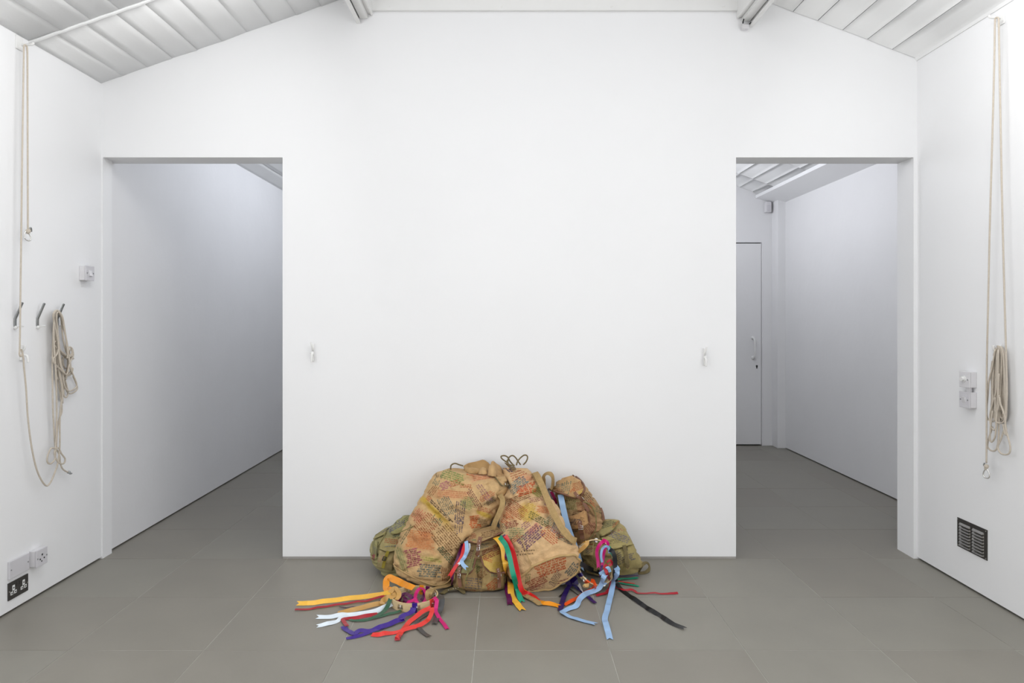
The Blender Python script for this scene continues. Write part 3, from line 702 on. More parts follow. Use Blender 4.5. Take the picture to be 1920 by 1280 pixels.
def buckle(root, px, py, ang, w_, h_, surfs=None, mat='chrome', r=.0016, o=.012):
    p, x, y, n_ = at_frame(px, py, ang, surfs, o); m_ = MB(); c = [p + x * (a * w_ / 2) + y * (b * h_ / 2) for a, b in ((-1, -1), (1, -1), (1, 1), (-1, 1))]
    for i in range(4): m_.tube([c[i], c[(i + 1) % 4]], r, 6)
    for q in c: m_.ball(q, r * 1.25, 6)
    m_.tube([p - x * (w_ / 2), p + x * (w_ / 2)], r * .8, 6)
    return m_.build('buckle', M[mat], root, True)
def rivet(root, px, py, surfs=None, o=.011, r=.003, mat='chrome'):
    h = hit(px, py, surfs) or hit(px, py); return MB().ball(lift(px, py, h, o), r, 8).build('rivet', M[mat], root, True)

# handwriting: single-stroke capitals and small letters laid on the cloth as thin strokes of ink
GL = {'A': [(0, 0), (.4, 1), (.8, 0)], 'B': [(0, 0), (0, 1), (.6, .8), (.1, .5), (.7, .2), (0, 0)], 'C': [(.8, .9), (.3, 1), (0, .5), (.3, 0), (.8, .1)], 'E': [(.8, 1), (0, 1), (0, .5), (.6, .5), (0, .5), (0, 0), (.8, 0)],
      'H': [(0, 1), (0, 0), (0, .5), (.7, .5), (.7, 1), (.7, 0)], 'I': [(.4, 1), (.4, 0)], 'L': [(0, 1), (0, 0), (.7, 0)], 'M': [(0, 0), (.1, 1), (.45, .4), (.8, 1), (.9, 0)], 'N': [(0, 0), (0, 1), (.8, 0), (.8, 1)],
      'O': [(.4, 1), (0, .6), (.2, 0), (.7, .2), (.8, .7), (.4, 1)], 'R': [(0, 0), (0, 1), (.6, .9), (.6, .6), (0, .5), (.8, 0)], 'S': [(.8, .8), (.3, 1), (.1, .6), (.7, .4), (.5, 0), (0, .1)], 'T': [(0, 1), (.8, 1), (.4, 1), (.4, 0)],
      'U': [(0, 1), (0, .1), (.4, 0), (.7, .2), (.7, 1)], 'Y': [(0, 1), (.4, .5), (.8, 1), (.4, .5), (.3, 0)], 'a': [(.6, .6), (.1, .5), (.1, 0), (.6, .1), (.6, .6), (.7, 0)], 'e': [(0, .3), (.6, .4), (.4, .65), (.05, .4), (.2, 0), (.7, .1)],
      'h': [(0, 1), (0, 0), (.2, .55), (.6, .5), (.6, 0)], 'l': [(.1, .1), (.4, 1), (.25, 1), (.3, 0)], 'n': [(0, .6), (0, 0), (.1, .5), (.5, .6), (.6, 0)], 'o': [(.35, .6), (0, .3), (.3, 0), (.6, .3), (.35, .6)], 'r': [(0, .6), (.1, 0), (.1, .45), (.5, .6)],
      's': [(.5, .6), (.1, .5), (.5, .2), (0, 0)], 't': [(.3, .95), (.3, .05), (.5, 0), (.3, .6), (.05, .6), (.6, .6)], 'u': [(0, .6), (.05, 0), (.5, .1), (.55, .6), (.65, 0)], 'w': [(0, .6), (.15, 0), (.4, .5), (.6, 0), (.8, .6)], 'y': [(0, .6), (.25, .15), (.55, .6), (.1, -.35)]}
CAPS, LOW = 'ABCEHILMNORSTUY', 'aehlnorstuwy'
def handwriting(root, patches, surfs, seed, owner_min=.22):
    """patches (cx,cy,w,h,angle,rgb,row spacing px,style,stroke px[,lines]); every stroke is projected on the cloth"""
    r = random.Random(seed); vs = []; fs = []; cs = []
    for pa in patches:
        cx, cy, w_, h_, ang, rgb_, sp, style, hw = pa[:9]; lines = pa[9] if len(pa) > 9 else None; hw *= .62; sp *= 1.0 if lines else .86
        a = math.radians(ang); ca, sa = math.cos(a), math.sin(a); c_ = tuple(.78 * q_ + .22 * k_ for q_, k_ in zip(srgb(*rgb_), srgb(180, 146, 100))); rows = len(lines) if lines else max(1, int(h_ / sp))
        hh = sp * (.6 if style == 'caps' else .58)
        for k in range(rows):
            y0 = -h_ / 2 + (k + .8) * sp; x = -w_ / 2 + r.uniform(0, sp * 1.6); end = w_ / 2 - r.uniform(0, sp * 1.8); li = 0; wobble = r.uniform(-.06, .06)
            words = list(lines[k].split(' ')) if lines else None
            while x < end and (words is None or words):
                wd = words.pop(0) if words is not None else [r.choice(CAPS if style == 'caps' else LOW) for _ in range(r.randint(2, 6))]
                for ch in wd:
                    if x > end + sp and not lines: break
                    g = GL.get(ch) or GL.get(ch.upper()) or GL['o']; sc = hh * r.uniform(.85, 1.1)
                    pts = [(x + (gx + r.uniform(-.09, .09)) * sc * .72 + gy * sc * .16, y0 - (gy + r.uniform(-.09, .09)) * sc + wobble * x * .3) for gx, gy in g]
                    for (p0, p1) in zip(pts[:-1], pts[1:]):
                        dx, dy = p1[0] - p0[0], p1[1] - p0[1]; l_ = math.hypot(dx, dy)
                        if l_ < 1e-6: continue
                        nx, ny = -dy / l_ * hw, dx / l_ * hw; ex, ey = dx / l_ * hw * .6, dy / l_ * hw * .6; q = []
                        for (X_, Y_) in ((p0[0] + nx - ex, p0[1] + ny - ey), (p0[0] - nx - ex, p0[1] - ny - ey), (p1[0] - nx + ex, p1[1] - ny + ey), (p1[0] + nx + ex, p1[1] + ny + ey)):
                            px, py = cx + X_ * ca - Y_ * sa, cy + X_ * sa + Y_ * ca; h = hit(px, py, surfs)
                            if h is None or -h[1].dot(ray(px, py)) < owner_min: q = None; break
                            q.append(h[0] + h[1] * .0011)
                        if q:
                            b = len(vs); vs += q; fs.append((b, b + 1, b + 2, b + 3)); cs += [c_] * 4
                    x += sc * .86
                x += hh * r.uniform(.5, .8)
    o = mesh_obj('handwriting', vs, fs, M['ink'], root, False, cs, label='lines of handwriting in coloured felt pen'); return o

# ---- large tan duffel leaning left of centre
tan = (199, 166, 120)
D1 = thing('duffel_bag', F(790, 1080), 'largest tan canvas kit bag leaning on the wall with its mouth open at the top', 'bag')
ti = [(905, 893, 44, 14, -10, (196, 132, 100), .55), (848, 927, 62, 16, 4, (200, 138, 98), .5), (812, 955, 78, 11, 47, (190, 158, 56), .75), (905, 963, 30, 9, 20, (190, 158, 60), .7), (787, 1012, 52, 36, 8, (196, 128, 84), .6),
      (752, 1045, 18, 46, -20, (150, 146, 100), .6), (875, 945, 26, 26, 0, (150, 144, 92), .5), (853, 893, 40, 18, 20, (166, 152, 92), .35), (806, 1048, 40, 12, 8, (168, 156, 86), .4), (783, 968, 24, 24, -50, (192, 130, 100), .4), (918, 941, 22, 10, -36, (84, 74, 58), .85)]
body, s_ = bag_body('body', D1, [(737, 1056, 838, 1092, 3.985, -.125, -.012), (739, 1036, 851, 1078, 4.0, -.15, .0), (749, 1006, 866, 1046, 4.03, -.165, .02), (764, 976, 892, 1014, 4.06, -.165, .035), (780, 948, 920, 982, 4.09, -.155, .04),
    (795, 921, 941, 950, 4.12, -.14, .04), (806, 899, 952, 921, 4.15, -.12, .035), (818, 886, 952, 902, 4.17, -.095, .02), (840, 879, 947, 891, 4.18, -.06, .0)], tan, 1, 2.5, cap0=(.12, 0), cap1=(-.25, 0), tints=ti, wr=.8, folds=[(800, 950, 850, 992, .012, 5), (852, 955, 905, 985, .012, 6), (885, 896, 940, 902, .014, 4), (872, 890, 862, 930, .008, 5), (925, 905, 905, 960, .01, 6), (940, 918, 935, 960, .01, 4), (782, 968, 812, 990, .008, 5), (848, 1060, 880, 1010, .014, 6), (760, 1070, 775, 1052, .006, 4), (790, 1082, 800, 1062, .006, 4), (820, 1090, 826, 1070, .006, 4)])
d1s = [s_]
# gathered open mouth: folded sheets of cloth standing round the opening
def sheet(name, root, rows, color, th=.004, nu=14, nv=10, label=None, wob=.004, seed=0):
    """cloth sheet through rows of (px,py,depth)"""
    R_ = [smooth_path([W(*q) for q in row], 6) for row in rows]; vs = []; cs = []; fs = []
    def along(row, u):
        f = u * (len(row) - 1); k = min(int(f), len(row) - 2); return row[k].lerp(row[k + 1], f - k)
    for j in range(nv + 1):
        for i in range(nu + 1):
            col = smooth_path([along(r_, i / nu) for r_ in R_], 6) if len(R_) > 2 else [along(r_, i / nu) for r_ in R_]
            p = along(col, j / nv); p = p + V((0, 1, .3)) * (wob * noise.noise(p * 30 + V((seed, 0, 0)))); p.y = min(p.y, 4.33)
            vs.append(p); cs.append(V(srgb(*color)) * (1 + .1 * noise.noise(p * 18)))
    for j in range(nv):
        for i in range(nu): a = j * (nu + 1) + i; fs.append((a, a + 1, a + nu + 2, a + nu + 1))
    o = mesh_obj(name, vs, fs, M['fabric'], root, True, cs, label=label); md = o.modifiers.new('solid', 'SOLIDIFY'); md.thickness = th; md.offset = 0
    return o
cl = (190, 154, 108)
sheet('collar', D1, [[(869, 873, 4.23), (878, 868, 4.27), (892, 865, 4.29), (906, 861.5, 4.30), (913, 865, 4.29), (919, 871, 4.26)], [(871, 880, 4.22), (880, 877, 4.26), (893, 876, 4.27), (906, 874, 4.28), (913, 876, 4.27), (918, 880, 4.24)], [(873, 888, 4.18), (884, 891, 4.2), (895, 893, 4.2), (906, 893, 4.2), (914, 891, 4.2), (917, 889, 4.2)]], (180, 146, 100), seed=1)
sheet('mouth_fold', D1, [[(870, 875, 4.19), (877, 877, 4.17), (888, 877, 4.18), (899, 879, 4.19), (908, 882, 4.2)], [(873, 881, 4.15), (880, 882, 4.14), (890, 882, 4.15), (899, 883, 4.16), (906, 885, 4.17)], [(876, 886, 4.14), (883, 888, 4.13), (891, 888, 4.15), (899, 887, 4.16), (904, 888, 4.17)]], (182, 148, 102), seed=2)
sheet('mouth_fold', D1, [[(900, 880, 4.19), (905, 876, 4.17), (911, 878, 4.17), (914, 882, 4.18)], [(898, 884, 4.16), (904, 882, 4.13), (910, 883, 4.13), (914, 886, 4.15)], [(897, 889, 4.14), (903, 889, 4.11), (909, 889, 4.11), (914, 889, 4.13)]], (192, 158, 112), seed=3, nu=10, nv=8)
sheet('mouth_fold', D1, [[(916, 878, 4.18), (919, 871, 4.17), (924, 871, 4.16), (930, 880, 4.16), (931, 887, 4.17)], [(915, 886, 4.14), (919, 881, 4.12), (924, 881, 4.11), (929, 886, 4.12), (930, 892, 4.14)], [(914, 892, 4.12), (919, 892, 4.09), (923, 893, 4.08), (927, 893, 4.09), (929, 896, 4.12)]], (194, 160, 114), seed=4, nu=12)
sheet('collar', D1, [[(920, 871, 4.25), (922, 865, 4.27), (925, 864, 4.28), (931, 869, 4.28), (938, 874, 4.27), (946, 888, 4.25), (951, 899, 4.22)], [(921, 876, 4.22), (924, 873, 4.23), (928, 874, 4.23), (932, 880, 4.22), (936, 886, 4.21), (942, 894, 4.18), (948, 902, 4.17)], [(924, 884, 4.18), (926, 884, 4.18), (929, 886, 4.16), (931, 890, 4.15), (934, 895, 4.13), (938, 899, 4.12), (944, 905, 4.12)]], cl, seed=5, nu=20)
MB().ball(W(912, 879, 4.24), .02, 10, (.8, .5, 1.2)).build('mouth_shadow_lining', M['web_olive'], D1, True) if False else None
# rim seam at the bottom, strap tab, eyelet, cords and shoulder strap
piping('rim_seam', D1, [(736, 1050), (739, 1060), (748, 1067), (765, 1077), (785, 1087), (805, 1095), (822, 1097), (838, 1092), (848, 1080)], .0032, 'canvas', d1s, .003)
cloth_patch('strap_tab', D1, [(930, 925), (940, 918), (951, 912)], [(938, 938), (946, 936), (955, 926)], (186, 152, 106), d1s, th=.005, nu=10, nv=6)
strap('shoulder_strap', D1, [(937, 928, None, 0, 4.03), (942, 935, None, 0, 3.97), (942, 946, None, 0, 3.94), (936, 962, None, 0, 3.93), (929, 977, None, 0, 3.93), (924, 992, None, 0, 3.95)], .029, 'web_tan', None)
p, x_, y_, n_ = at_frame(950, 908, 0, None, .006); ring = [p + x_ * (.012 * math.cos(q * .785)) + y_ * (.012 * math.sin(q * .785)) for q in range(8)]
MB().tube(ring, .0035, 6, closed=True, sub=2).build('eyelet', M['chrome'], D1, True)
piping('drawcord', D1, [(927, 892), (934, 902), (942, 910), (950, 909), (951, 905)], .0042, 'cord_tan', None, .008)
MB().tube([W(845, 880, 4.2), W(846, 872, 4.2), W(853, 868.5, 4.2), W(861, 871, 4.2), W(868, 873, 4.19)], .0042, 8).build('drawcord', M['cord_tan'], D1, True)
strap('carry_strap', D1, [(850, 1072, .02), (849, 1088, .012), (838, 1098, .012), (824, 1101, .02), (812, 1104, .045), (805, 1109, .06), (803, 1118, .04), (806, 1124, .02)], .036, 'web_tan', None)
P_ = strap('adjuster_strap', D1, [(829, 1113, .006), (838, 1107, .01), (847, 1104, .02), (858, 1103, .02), (866, 1107, .012), (871, 1113, .006)], .03, 'web_olive', None, taper=lambda t: 1 if t < .85 else max(.25, 1 - (t - .85) * 5))
for q in range(5): rivet(D1, 841 + 4.5 * q, 1106 - 1.1 * q, None, .026 if q > 1 else .018, .0028)
handwriting(D1, [
 (848, 893, 46, 20, 20, (92, 150, 78), 4.5, 'low', .55), (823, 893, 10, 18, -62, (96, 96, 86), 3.6, 'low', .45), (817, 905, 10, 12, -62, (90, 120, 110), 3.4, 'low', .45), (834, 910, 20, 15, -22, (160, 50, 122), 3.4, 'low', .5), (851, 906, 18, 12, -16, (164, 58, 44), 3.4, 'low', .5), (873, 911, 22, 9, 6, (176, 70, 44), 3.2, 'low', .5),
 (881, 887, 16, 10, 12, (196, 84, 40), 3.6, 'low', .55), (905, 893, 40, 16, -10, (196, 110, 84), 4, 'low', .45), (848, 926, 58, 15, 4, (196, 116, 86), 4.2, 'low', .45), (887, 934, 40, 15, 58, (98, 40, 64), 3.6, 'low', .5), (905, 922, 36, 16, 55, (136, 78, 120), 5, 'low', .45),
 (838, 949, 42, 25, 62, (86, 116, 112), 4, 'low', .5), (826, 957, 60, 6, 45, (46, 42, 50), 3.4, 'caps', .55), (863, 960, 44, 22, -84, (58, 58, 92), 4.6, 'low', .55), (860, 983, 38, 18, -86, (70, 76, 110), 5, 'low', .5), (876, 943, 24, 26, 20, (104, 138, 84), 4, 'low', .45), (812, 921, 24, 15, -52, (134, 76, 54), 3.6, 'low', .45), (804, 935, 14, 10, 40, (196, 84, 50), 3.4, 'low', .45),
 (888, 979, 20, 26, -8, (204, 78, 32), 4, 'caps', .55), (904, 979, 20, 14, 8, (108, 98, 76), 3.4, 'low', .4), (806, 948, 60, 8, 47, (206, 176, 60), 3.6, 'low', .5), (905, 964, 30, 8, 20, (206, 176, 60), 3.6, 'low', .5), (912, 930, 30, 12, -30, (186, 80, 56), 3.4, 'low', .4), (918, 941, 22, 9, -36, (52, 44, 38), 3.4, 'low', .4), (908, 955, 26, 9, 12, (176, 76, 50), 3.4, 'low', .45),
 (799, 983, 34, 42, 53, (152, 56, 40), 4.4, 'low', .5), (818, 977, 14, 22, -58, (50, 106, 84), 3.6, 'low', .5), (837, 1010, 54, 42, 50, (92, 54, 40), 4.8, 'low', .5), (787, 1012, 50, 34, 8, (206, 120, 70), 3.8, 'low', .5), (774, 1046, 30, 36, -12, (150, 46, 96), 4.4, 'caps', .6), (834, 1039, 38, 16, 48, (44, 94, 76), 3.8, 'caps', .55), (808, 1049, 38, 9, 8, (136, 156, 66), 4.4, 'low', .5),
 (803, 1071, 44, 28, 4, (60, 108, 114), 4.8, 'caps', .55), (836, 1076, 28, 22, 82, (140, 66, 44), 3.8, 'low', .5), (752, 1048, 50, 14, 72, (120, 146, 96), 4.4, 'low', .45), (784, 967, 26, 24, -50, (186, 86, 78), 3.8, 'low', .45), (762, 1002, 44, 8, -58, (60, 100, 84), 3.6, 'low', .5), (893, 1000, 22, 8, -10, (140, 90, 60), 3.4, 'low', .4)], d1s, 11)

# ---- second tan duffel lying toward the viewer, bottom disc in sight
D2 = thing('duffel_bag', F(1030, 1085), 'second tan canvas kit bag lying back with its round base toward the viewer', 'bag')
ti = [(990, 897, 22, 16, 0, (200, 140, 106), .45), (990, 962, 34, 36, -30, (198, 168, 78), .6), (1020, 955, 26, 16, 10, (200, 132, 84), .5), (1008, 921, 22, 26, 40, (140, 132, 66), .5), (967, 1000, 32, 26, 0, (158, 148, 100), .4), (1002, 992, 26, 14, -40, (202, 142, 118), .5), (955, 965, 30, 20, 20, (196, 126, 82), .35)]
body, s_ = bag_body('body', D2, [(941, 877, 990, 878, 4.25, -.045, .012), (947, 893, 1004, 892, 4.215, -.075, .035), (950, 918, 1021, 917, 4.15, -.10, .06), (946, 946, 1038, 943, 4.085, -.115, .085), (938, 980, 1055, 974, 4.01, -.118, .10), (938, 1018, 1071, 1006, 3.93, -.10, .112), (948, 1062, 1084, 1036, 3.85, -.07, .108), (969, 1097, 1089, 1056, 3.79, -.04, .098)],
    (208, 174, 130), 2, 2.12, cap0=(-.05, 0), cap1=(.10, -.004), tints=ti, wr=.8, folds=[(948, 942, 1012, 922, .014, 5), (955, 962, 985, 945, .012, 4), (1000, 945, 1030, 960, .01, 5), (985, 1062, 1040, 1030, .012, 5), (968, 1080, 1004, 1062, .012, 4), (975, 1040, 990, 1058, .008, 4), (1040, 1028, 1075, 1032, .008, 4), (950, 900, 960, 930, .008, 4)])
d2s = [s_]
# welt round the base: follow the last full ring of the body
me = body.data; nl = me['loops']; ringv = [me.vertices[(nl - 6) * 132 + k].co + OFF[body.name] for k in range(0, 132, 4)]
ctr = sum(ringv, V()) / len(ringv); MB().tube([ctr + (p - ctr) * 1.0 + V((0, -.002, .001)) for p in ringv], .0065, 8, closed=True, sub=3).build('base_welt', M['canvas'], D2, True)
piping('base_seam', D2, [(1020, 1081), (1030, 1087), (1042, 1091), (1056, 1091)], .002, 'canvas', d2s, .002)
piping('side_seam', D2, [(966, 985), (975, 1005), (985, 1030), (992, 1050), (1001, 1066)], .002, 'canvas', d2s, .001)
# neck with cords
m_ = MB()
m_.tube([W(953, 868, 4.22), W(944, 862, 4.22), W(940, 858, 4.22), W(940, 855, 4.22), W(946, 854, 4.22), W(952, 857, 4.22), W(956, 864, 4.22), W(962, 871, 4.2)], .0042, 8)
m_.tube([W(952, 868, 4.2), W(953, 860, 4.21), W(957, 855, 4.22), W(962, 854, 4.22), W(967, 858, 4.22), W(971, 864, 4.22), W(976, 871, 4.22)], .0042, 8)
m_.tube([W(968, 872, 4.2), W(971, 864, 4.21), W(977, 857, 4.22), W(983, 853, 4.22), W(988, 854, 4.22), W(989, 859, 4.22), W(986, 866, 4.22), W(981, 871, 4.22)], .0042, 8)
m_.tube([W(951, 862, 4.19), W(953, 869, 4.18), W(958, 872, 4.18), W(964, 872, 4.18), W(962, 876, 4.17)], .0045, 8); m_.build('drawcord', M['cord_tan'], D2, True)
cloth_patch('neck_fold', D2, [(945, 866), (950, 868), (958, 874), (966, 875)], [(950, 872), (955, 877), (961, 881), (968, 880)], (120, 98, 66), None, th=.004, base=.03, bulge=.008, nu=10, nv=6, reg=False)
cloth_patch('strap_tab', D2, [(995, 888), (1003, 886)], [(1004, 904), (1011, 904)], (190, 156, 108), d2s, th=.004, nu=8, nv=8)
strap('shoulder_strap', D2, [(1003, 886, .006), (1008, 893, .018), (1016, 910, .024), (1025, 932, .026), (1033, 952, .026), (1043, 972, .024), (1053, 990, .024), (1064, 1004, .024), (1074, 1012, .02), (1080, 1014, .014)], .036, 'web_tan', None, th=.003)
strap('adjuster_strap', D2, [(972, 1106, .004), (980, 1113, .010), (990, 1119, .010), (1000, 1124, .009), (1008, 1129, .007), (1014, 1134, .006)], .034, 'web_tan', None, th=.003, taper=lambda t: 1 if t < .93 else 1 - (t - .93) * 6)
for x_, y_ in ((985, 1116), (991, 1121), (998, 1125)): rivet(D2, x_, y_, None, .0125, .0035, 'chrome')
for x_, y_ in ((985, 1116), (991, 1121), (998, 1125)): MB().disc(F(x_, y_, .0165), (0, 0, 1), .0018, .002, 8).build('eyelet_hole', M['black'], D2)
strap('carry_strap', D2, [(1038, 1036, .004), (1030, 1012, .004)], .004, 'canvas', d2s) if False else None
handwriting(D2, [
 (952, 881, 18, 10, 42, (56, 50, 104), 4, 'caps', .5), (972, 890, 34, 18, -20, (170, 56, 44), 4.4, 'low', .5, ['less father', 'unseen restless', 'on the heart or way', 'is well yet']), (992, 895, 24, 16, 0, (206, 132, 106), 3.8, 'low', .45), (970, 909, 38, 20, -38, (62, 116, 130), 3.8, 'caps', .55), (987, 917, 38, 20, -16, (206, 66, 32), 3.8, 'caps', .55), (1008, 921, 22, 24, 36, (118, 136, 44), 4, 'low', .5), (970, 936, 48, 16, -22, (106, 58, 40), 3.8, 'low', .5),
 (1004, 937, 28, 11, -10, (136, 72, 92), 3.4, 'low', .45), (967, 955, 40, 26, 34, (166, 60, 42), 3.6, 'low', .5), (949, 972, 18, 22, 40, (200, 84, 50), 3.6, 'low', .5), (990, 962, 34, 34, -30, (206, 172, 60), 4, 'low', .5), (1020, 956, 28, 14, 10, (204, 108, 66), 3.6, 'low', .45), (1028, 948, 18, 8, 30, (132, 58, 130), 3.4, 'low', .45), (1010, 975, 44, 17, 30, (48, 84, 52), 4, 'caps', .5), (1035, 977, 32, 24, -42, (112, 140, 122), 4, 'low', .45),
 (958, 984, 28, 14, -14, (136, 46, 62), 3.6, 'caps', .5), (945, 990, 18, 14, -60, (80, 120, 104), 3.6, 'low', .45), (967, 1001, 34, 26, 2, (104, 140, 104), 4.4, 'low', .45), (985, 985, 16, 14, -36, (120, 54, 116), 3.8, 'low', .5), (1000, 991, 26, 12, -42, (216, 136, 122), 3, 'low', .4), (995, 1008, 52, 28, -42, (76, 42, 104), 4.4, 'caps', .6), (1032, 1003, 40, 27, 40, (186, 66, 44), 4.2, 'low', .55), (1044, 990, 24, 20, -62, (96, 116, 152), 3.8, 'low', .5),
 (1056, 1010, 36, 12, 26, (62, 108, 112), 4, 'low', .5), (965, 1011, 28, 10, -38, (190, 70, 44), 3.6, 'low', .5), (979, 1035.5, 34, 12, -6, (58, 52, 50), 6, 'low', .5, ['but a lantern', 'you a lantern']),
 (1034, 1062, 64, 26, -19, (204, 84, 48), 5, 'caps', .6), (1076, 1071, 28, 26, -52, (74, 108, 110), 4.2, 'caps', .55), (1042, 1084, 34, 16, -58, (100, 88, 90), 3.2, 'low', .45), (1006, 1091, 42, 18, -26, (150, 58, 54), 4, 'caps', .55), (1062, 1088, 38, 9, -18, (136, 64, 84), 3.2, 'low', .5), (989, 1086, 22, 10, -84, (104, 130, 80), 3.8, 'low', .5), (1000, 1102, 44, 9, -16, (128, 54, 70), 3.4, 'low', .5)], d2s, 12)

# ---- olive rucksack at the far left
oliv = (160, 152, 108)
O1 = thing('rucksack', F(740, 1078), 'olive green rucksack at the left end, half behind the largest kit bag', 'bag')
body, s_ = bag_body('body', O1, [(725, 1077, 772, 1083, 4.10, -.07, -.005), (709, 1063, 778, 1070, 4.12, -.10, .01), (697, 1044, 784, 1050, 4.14, -.115, .02), (696, 1024, 788, 1028, 4.17, -.115, .03), (704, 1004, 788, 1008, 4.2, -.105, .03), (733, 984, 788, 988, 4.23, -.085, .03), (752, 971, 782, 973, 4.25, -.06, .015)], oliv, 3, 2.6, cap1=(.35, 0), wr=1.2,
    tints=[(757, 978, 30, 22, -30, (112, 118, 92), .5), (742, 988, 34, 18, -24, (112, 122, 122), .35)])
o1s = [s_]
cloth_patch('main_flap', O1, [(734, 987), (744, 975), (757, 967), (775, 967)], [(733, 1000), (744, 1000), (758, 994), (776, 986)], (154, 150, 103), o1s, th=.005, base=.008, free=.008, seed=1)
cloth_patch('side_flap', O1, [(704, 1002), (715, 995), (727, 989)], [(699, 1011), (711, 1006), (722, 1001)], (150, 141, 97), o1s, th=.004, base=.006, free=.01, seed=2, nu=10, nv=8)
cloth_patch('pocket', O1, [(711, 1030), (725, 1033), (743, 1029)], [(706, 1063), (720, 1067), (736, 1070)], (159, 145, 103), o1s, th=.004, bulge=.03, seed=3)
cloth_patch('pocket_flap', O1, [(716, 1010), (730, 1006), (748, 1007)], [(711, 1029), (728, 1035), (745, 1031)], (159, 147, 103), o1s + [SURF[-1]], th=.004, base=.005, free=.012, seed=4)
cloth_patch('side_pocket', O1, [(698, 1015), (704, 1013), (709, 1015)], [(698, 1046), (702, 1049), (706, 1048)], (141, 136, 94), o1s, th=.004, bulge=.02, seed=5, nu=8, nv=14)
strap('pocket_strap', O1, [(728, 1033), (725, 1040), (722, 1048), (720, 1056), (718, 1065)], .017, 'web_yellow', None)
buckle(O1, 720.5, 1047, 20, .017, .02, None, 'black', .0026)
piping('cord', O1, [(722, 1000), (718, 1008), (713, 1017), (709, 1022)], .003, 'cord', None, .008)
piping('flap_seam', O1, [(733, 1000), (744, 1000), (758, 994), (775, 986)], .0025, 'cord', None, .003)
handwriting(O1, [(742, 984, 36, 18, -28, (70, 90, 140), 3.8, 'low', .5), (764, 975, 26, 14, -35, (66, 90, 60), 3.4, 'low', .5), (754, 1000, 38, 8, -22, (50, 90, 84), 3.6, 'caps', .5), (720, 994, 16, 6, -30, (70, 84, 110), 3.4, 'low', .45), (732, 1015, 30, 12, 8, (160, 70, 56), 3.8, 'low', .5), (730, 1024, 26, 4, -4, (74, 104, 130), 3.6, 'low', .45), (699, 1043, 8, 12, 50, (150, 30, 84), 3.8, 'caps', .6), (703, 1030, 18, 8, 80, (84, 104, 104), 3.6, 'low', .45), (714, 1050, 12, 20, 0, (176, 126, 110), 5, 'low', .4), (700, 1018, 14, 8, 70, (90, 110, 70), 3.6, 'low', .4)], SURF[-6:] + o1s, 13)

# ---- canvas rucksack behind on the right, resting on the heap
brn = (184, 152, 110)
B1 = thing('rucksack', W(1098, 1008, 4.2), 'brown-trimmed canvas rucksack tilted on the right shoulder of the heap', 'bag')
body, s_ = bag_body('body', B1, [(1070, 1019, 1126, 1004, 4.17, -.085, .02), (1064, 1000, 1132, 988, 4.18, -.105, .03), (1056, 975, 1133, 966, 4.19, -.11, .035), (1048, 950, 1121, 944, 4.20, -.11, .04), (1042, 928, 1106, 923, 4.22, -.10, .04), (1043, 908, 1092, 906, 4.24, -.075, .025)], brn, 4, 2.5, cap0=(.3, 0), cap1=(.35, 0), wr=.75,
    tints=[(1070, 945, 30, 26, 0, (146, 142, 98), .45), (1110, 985, 40, 34, -50, (176, 126, 98), .4), (1112, 945, 30, 20, 50, (156, 132, 98), .4)])
b1s = [s_]
cloth_patch('pocket', B1, [(1066, 968), (1084, 964), (1100, 956)], [(1071, 1014), (1090, 1018), (1108, 1006)], (174, 136, 94), b1s, th=.004, bulge=.03, seed=6)
pk = SURF[-1]
cloth_patch('pocket_flap', B1, [(1066, 968), (1084, 963), (1096, 955)], [(1068, 992), (1086, 991), (1103, 981)], (188, 147, 101), b1s + [pk], th=.004, base=.006, free=.008, seed=7); pf = SURF[-1]
cloth_patch('side_flap', B1, [(1101, 948), (1112, 940), (1124, 948)], [(1113, 966), (1121, 967), (1129, 958)], (156, 125, 88), b1s, th=.004, base=.006, free=.008, seed=8, nu=12, nv=10)
cloth_patch('main_flap', B1, [(1044, 909), (1054, 896), (1072, 891), (1088, 900)], [(1029, 917), (1050, 924), (1078, 933), (1096, 920)], (185, 150, 106), b1s, th=.005, base=.012, free=.03, seed=9, nu=30, nv=18); mf = SURF[-1]
piping('flap_trim', B1, [(1029, 916), (1040, 921), (1060, 927), (1078, 933), (1087, 930), (1095, 920), (1096, 912), (1090, 902), (1081, 894), (1073, 891)], .006, 'leather', [mf], .001)
piping('pocket_trim', B1, [(1068, 992), (1080, 992), (1092, 988), (1102, 982), (1105, 973), (1102, 963), (1097, 955)], .006, 'leather', [pf] + b1s, .003)
strap('front_strap', B1, [(1077, 922, .008), (1081, 928, .01), (1087, 933, .012), (1093, 940, .012), (1099, 950, .012), (1104, 958, .01)], .018, 'leather', None)
buckle(B1, 1090, 935, 50, .022, .02); rivet(B1, 1079.5, 924); rivet(B1, 1083, 929)
strap('pocket_strap', B1, [(1087, 976, .008), (1088, 984, .01), (1089, 993, .012), (1091, 1002, .012), (1092, 1010, .01)], .024, 'leather', None)
buckle(B1, 1089, 989, -6, .024, .018); rivet(B1, 1087, 978.5); rivet(B1, 1088, 984)
strap('side_strap', B1, [(1126, 952, .006), (1129, 960, .008), (1131, 968, .01), (1132, 975, .01)], .014, 'leather', b1s); buckle(B1, 1131, 967, 40, .016, .016, b1s)
piping('drawcord', B1, [(1090, 940), (1100, 942), (1110, 949), (1116, 962), (1118, 978), (1117, 992), (1111, 1003), (1105, 1010)], .0034, 'cord', None, .01)
m_ = [W(1018, 926, 4.2), W(1018, 912, 4.21), W(1019, 902, 4.22), W(1021, 893, 4.22), W(1026, 888, 4.21), W(1032, 888.5, 4.2), W(1036, 895, 4.2), W(1036, 908, 4.2), W(1034, 920, 4.18)]
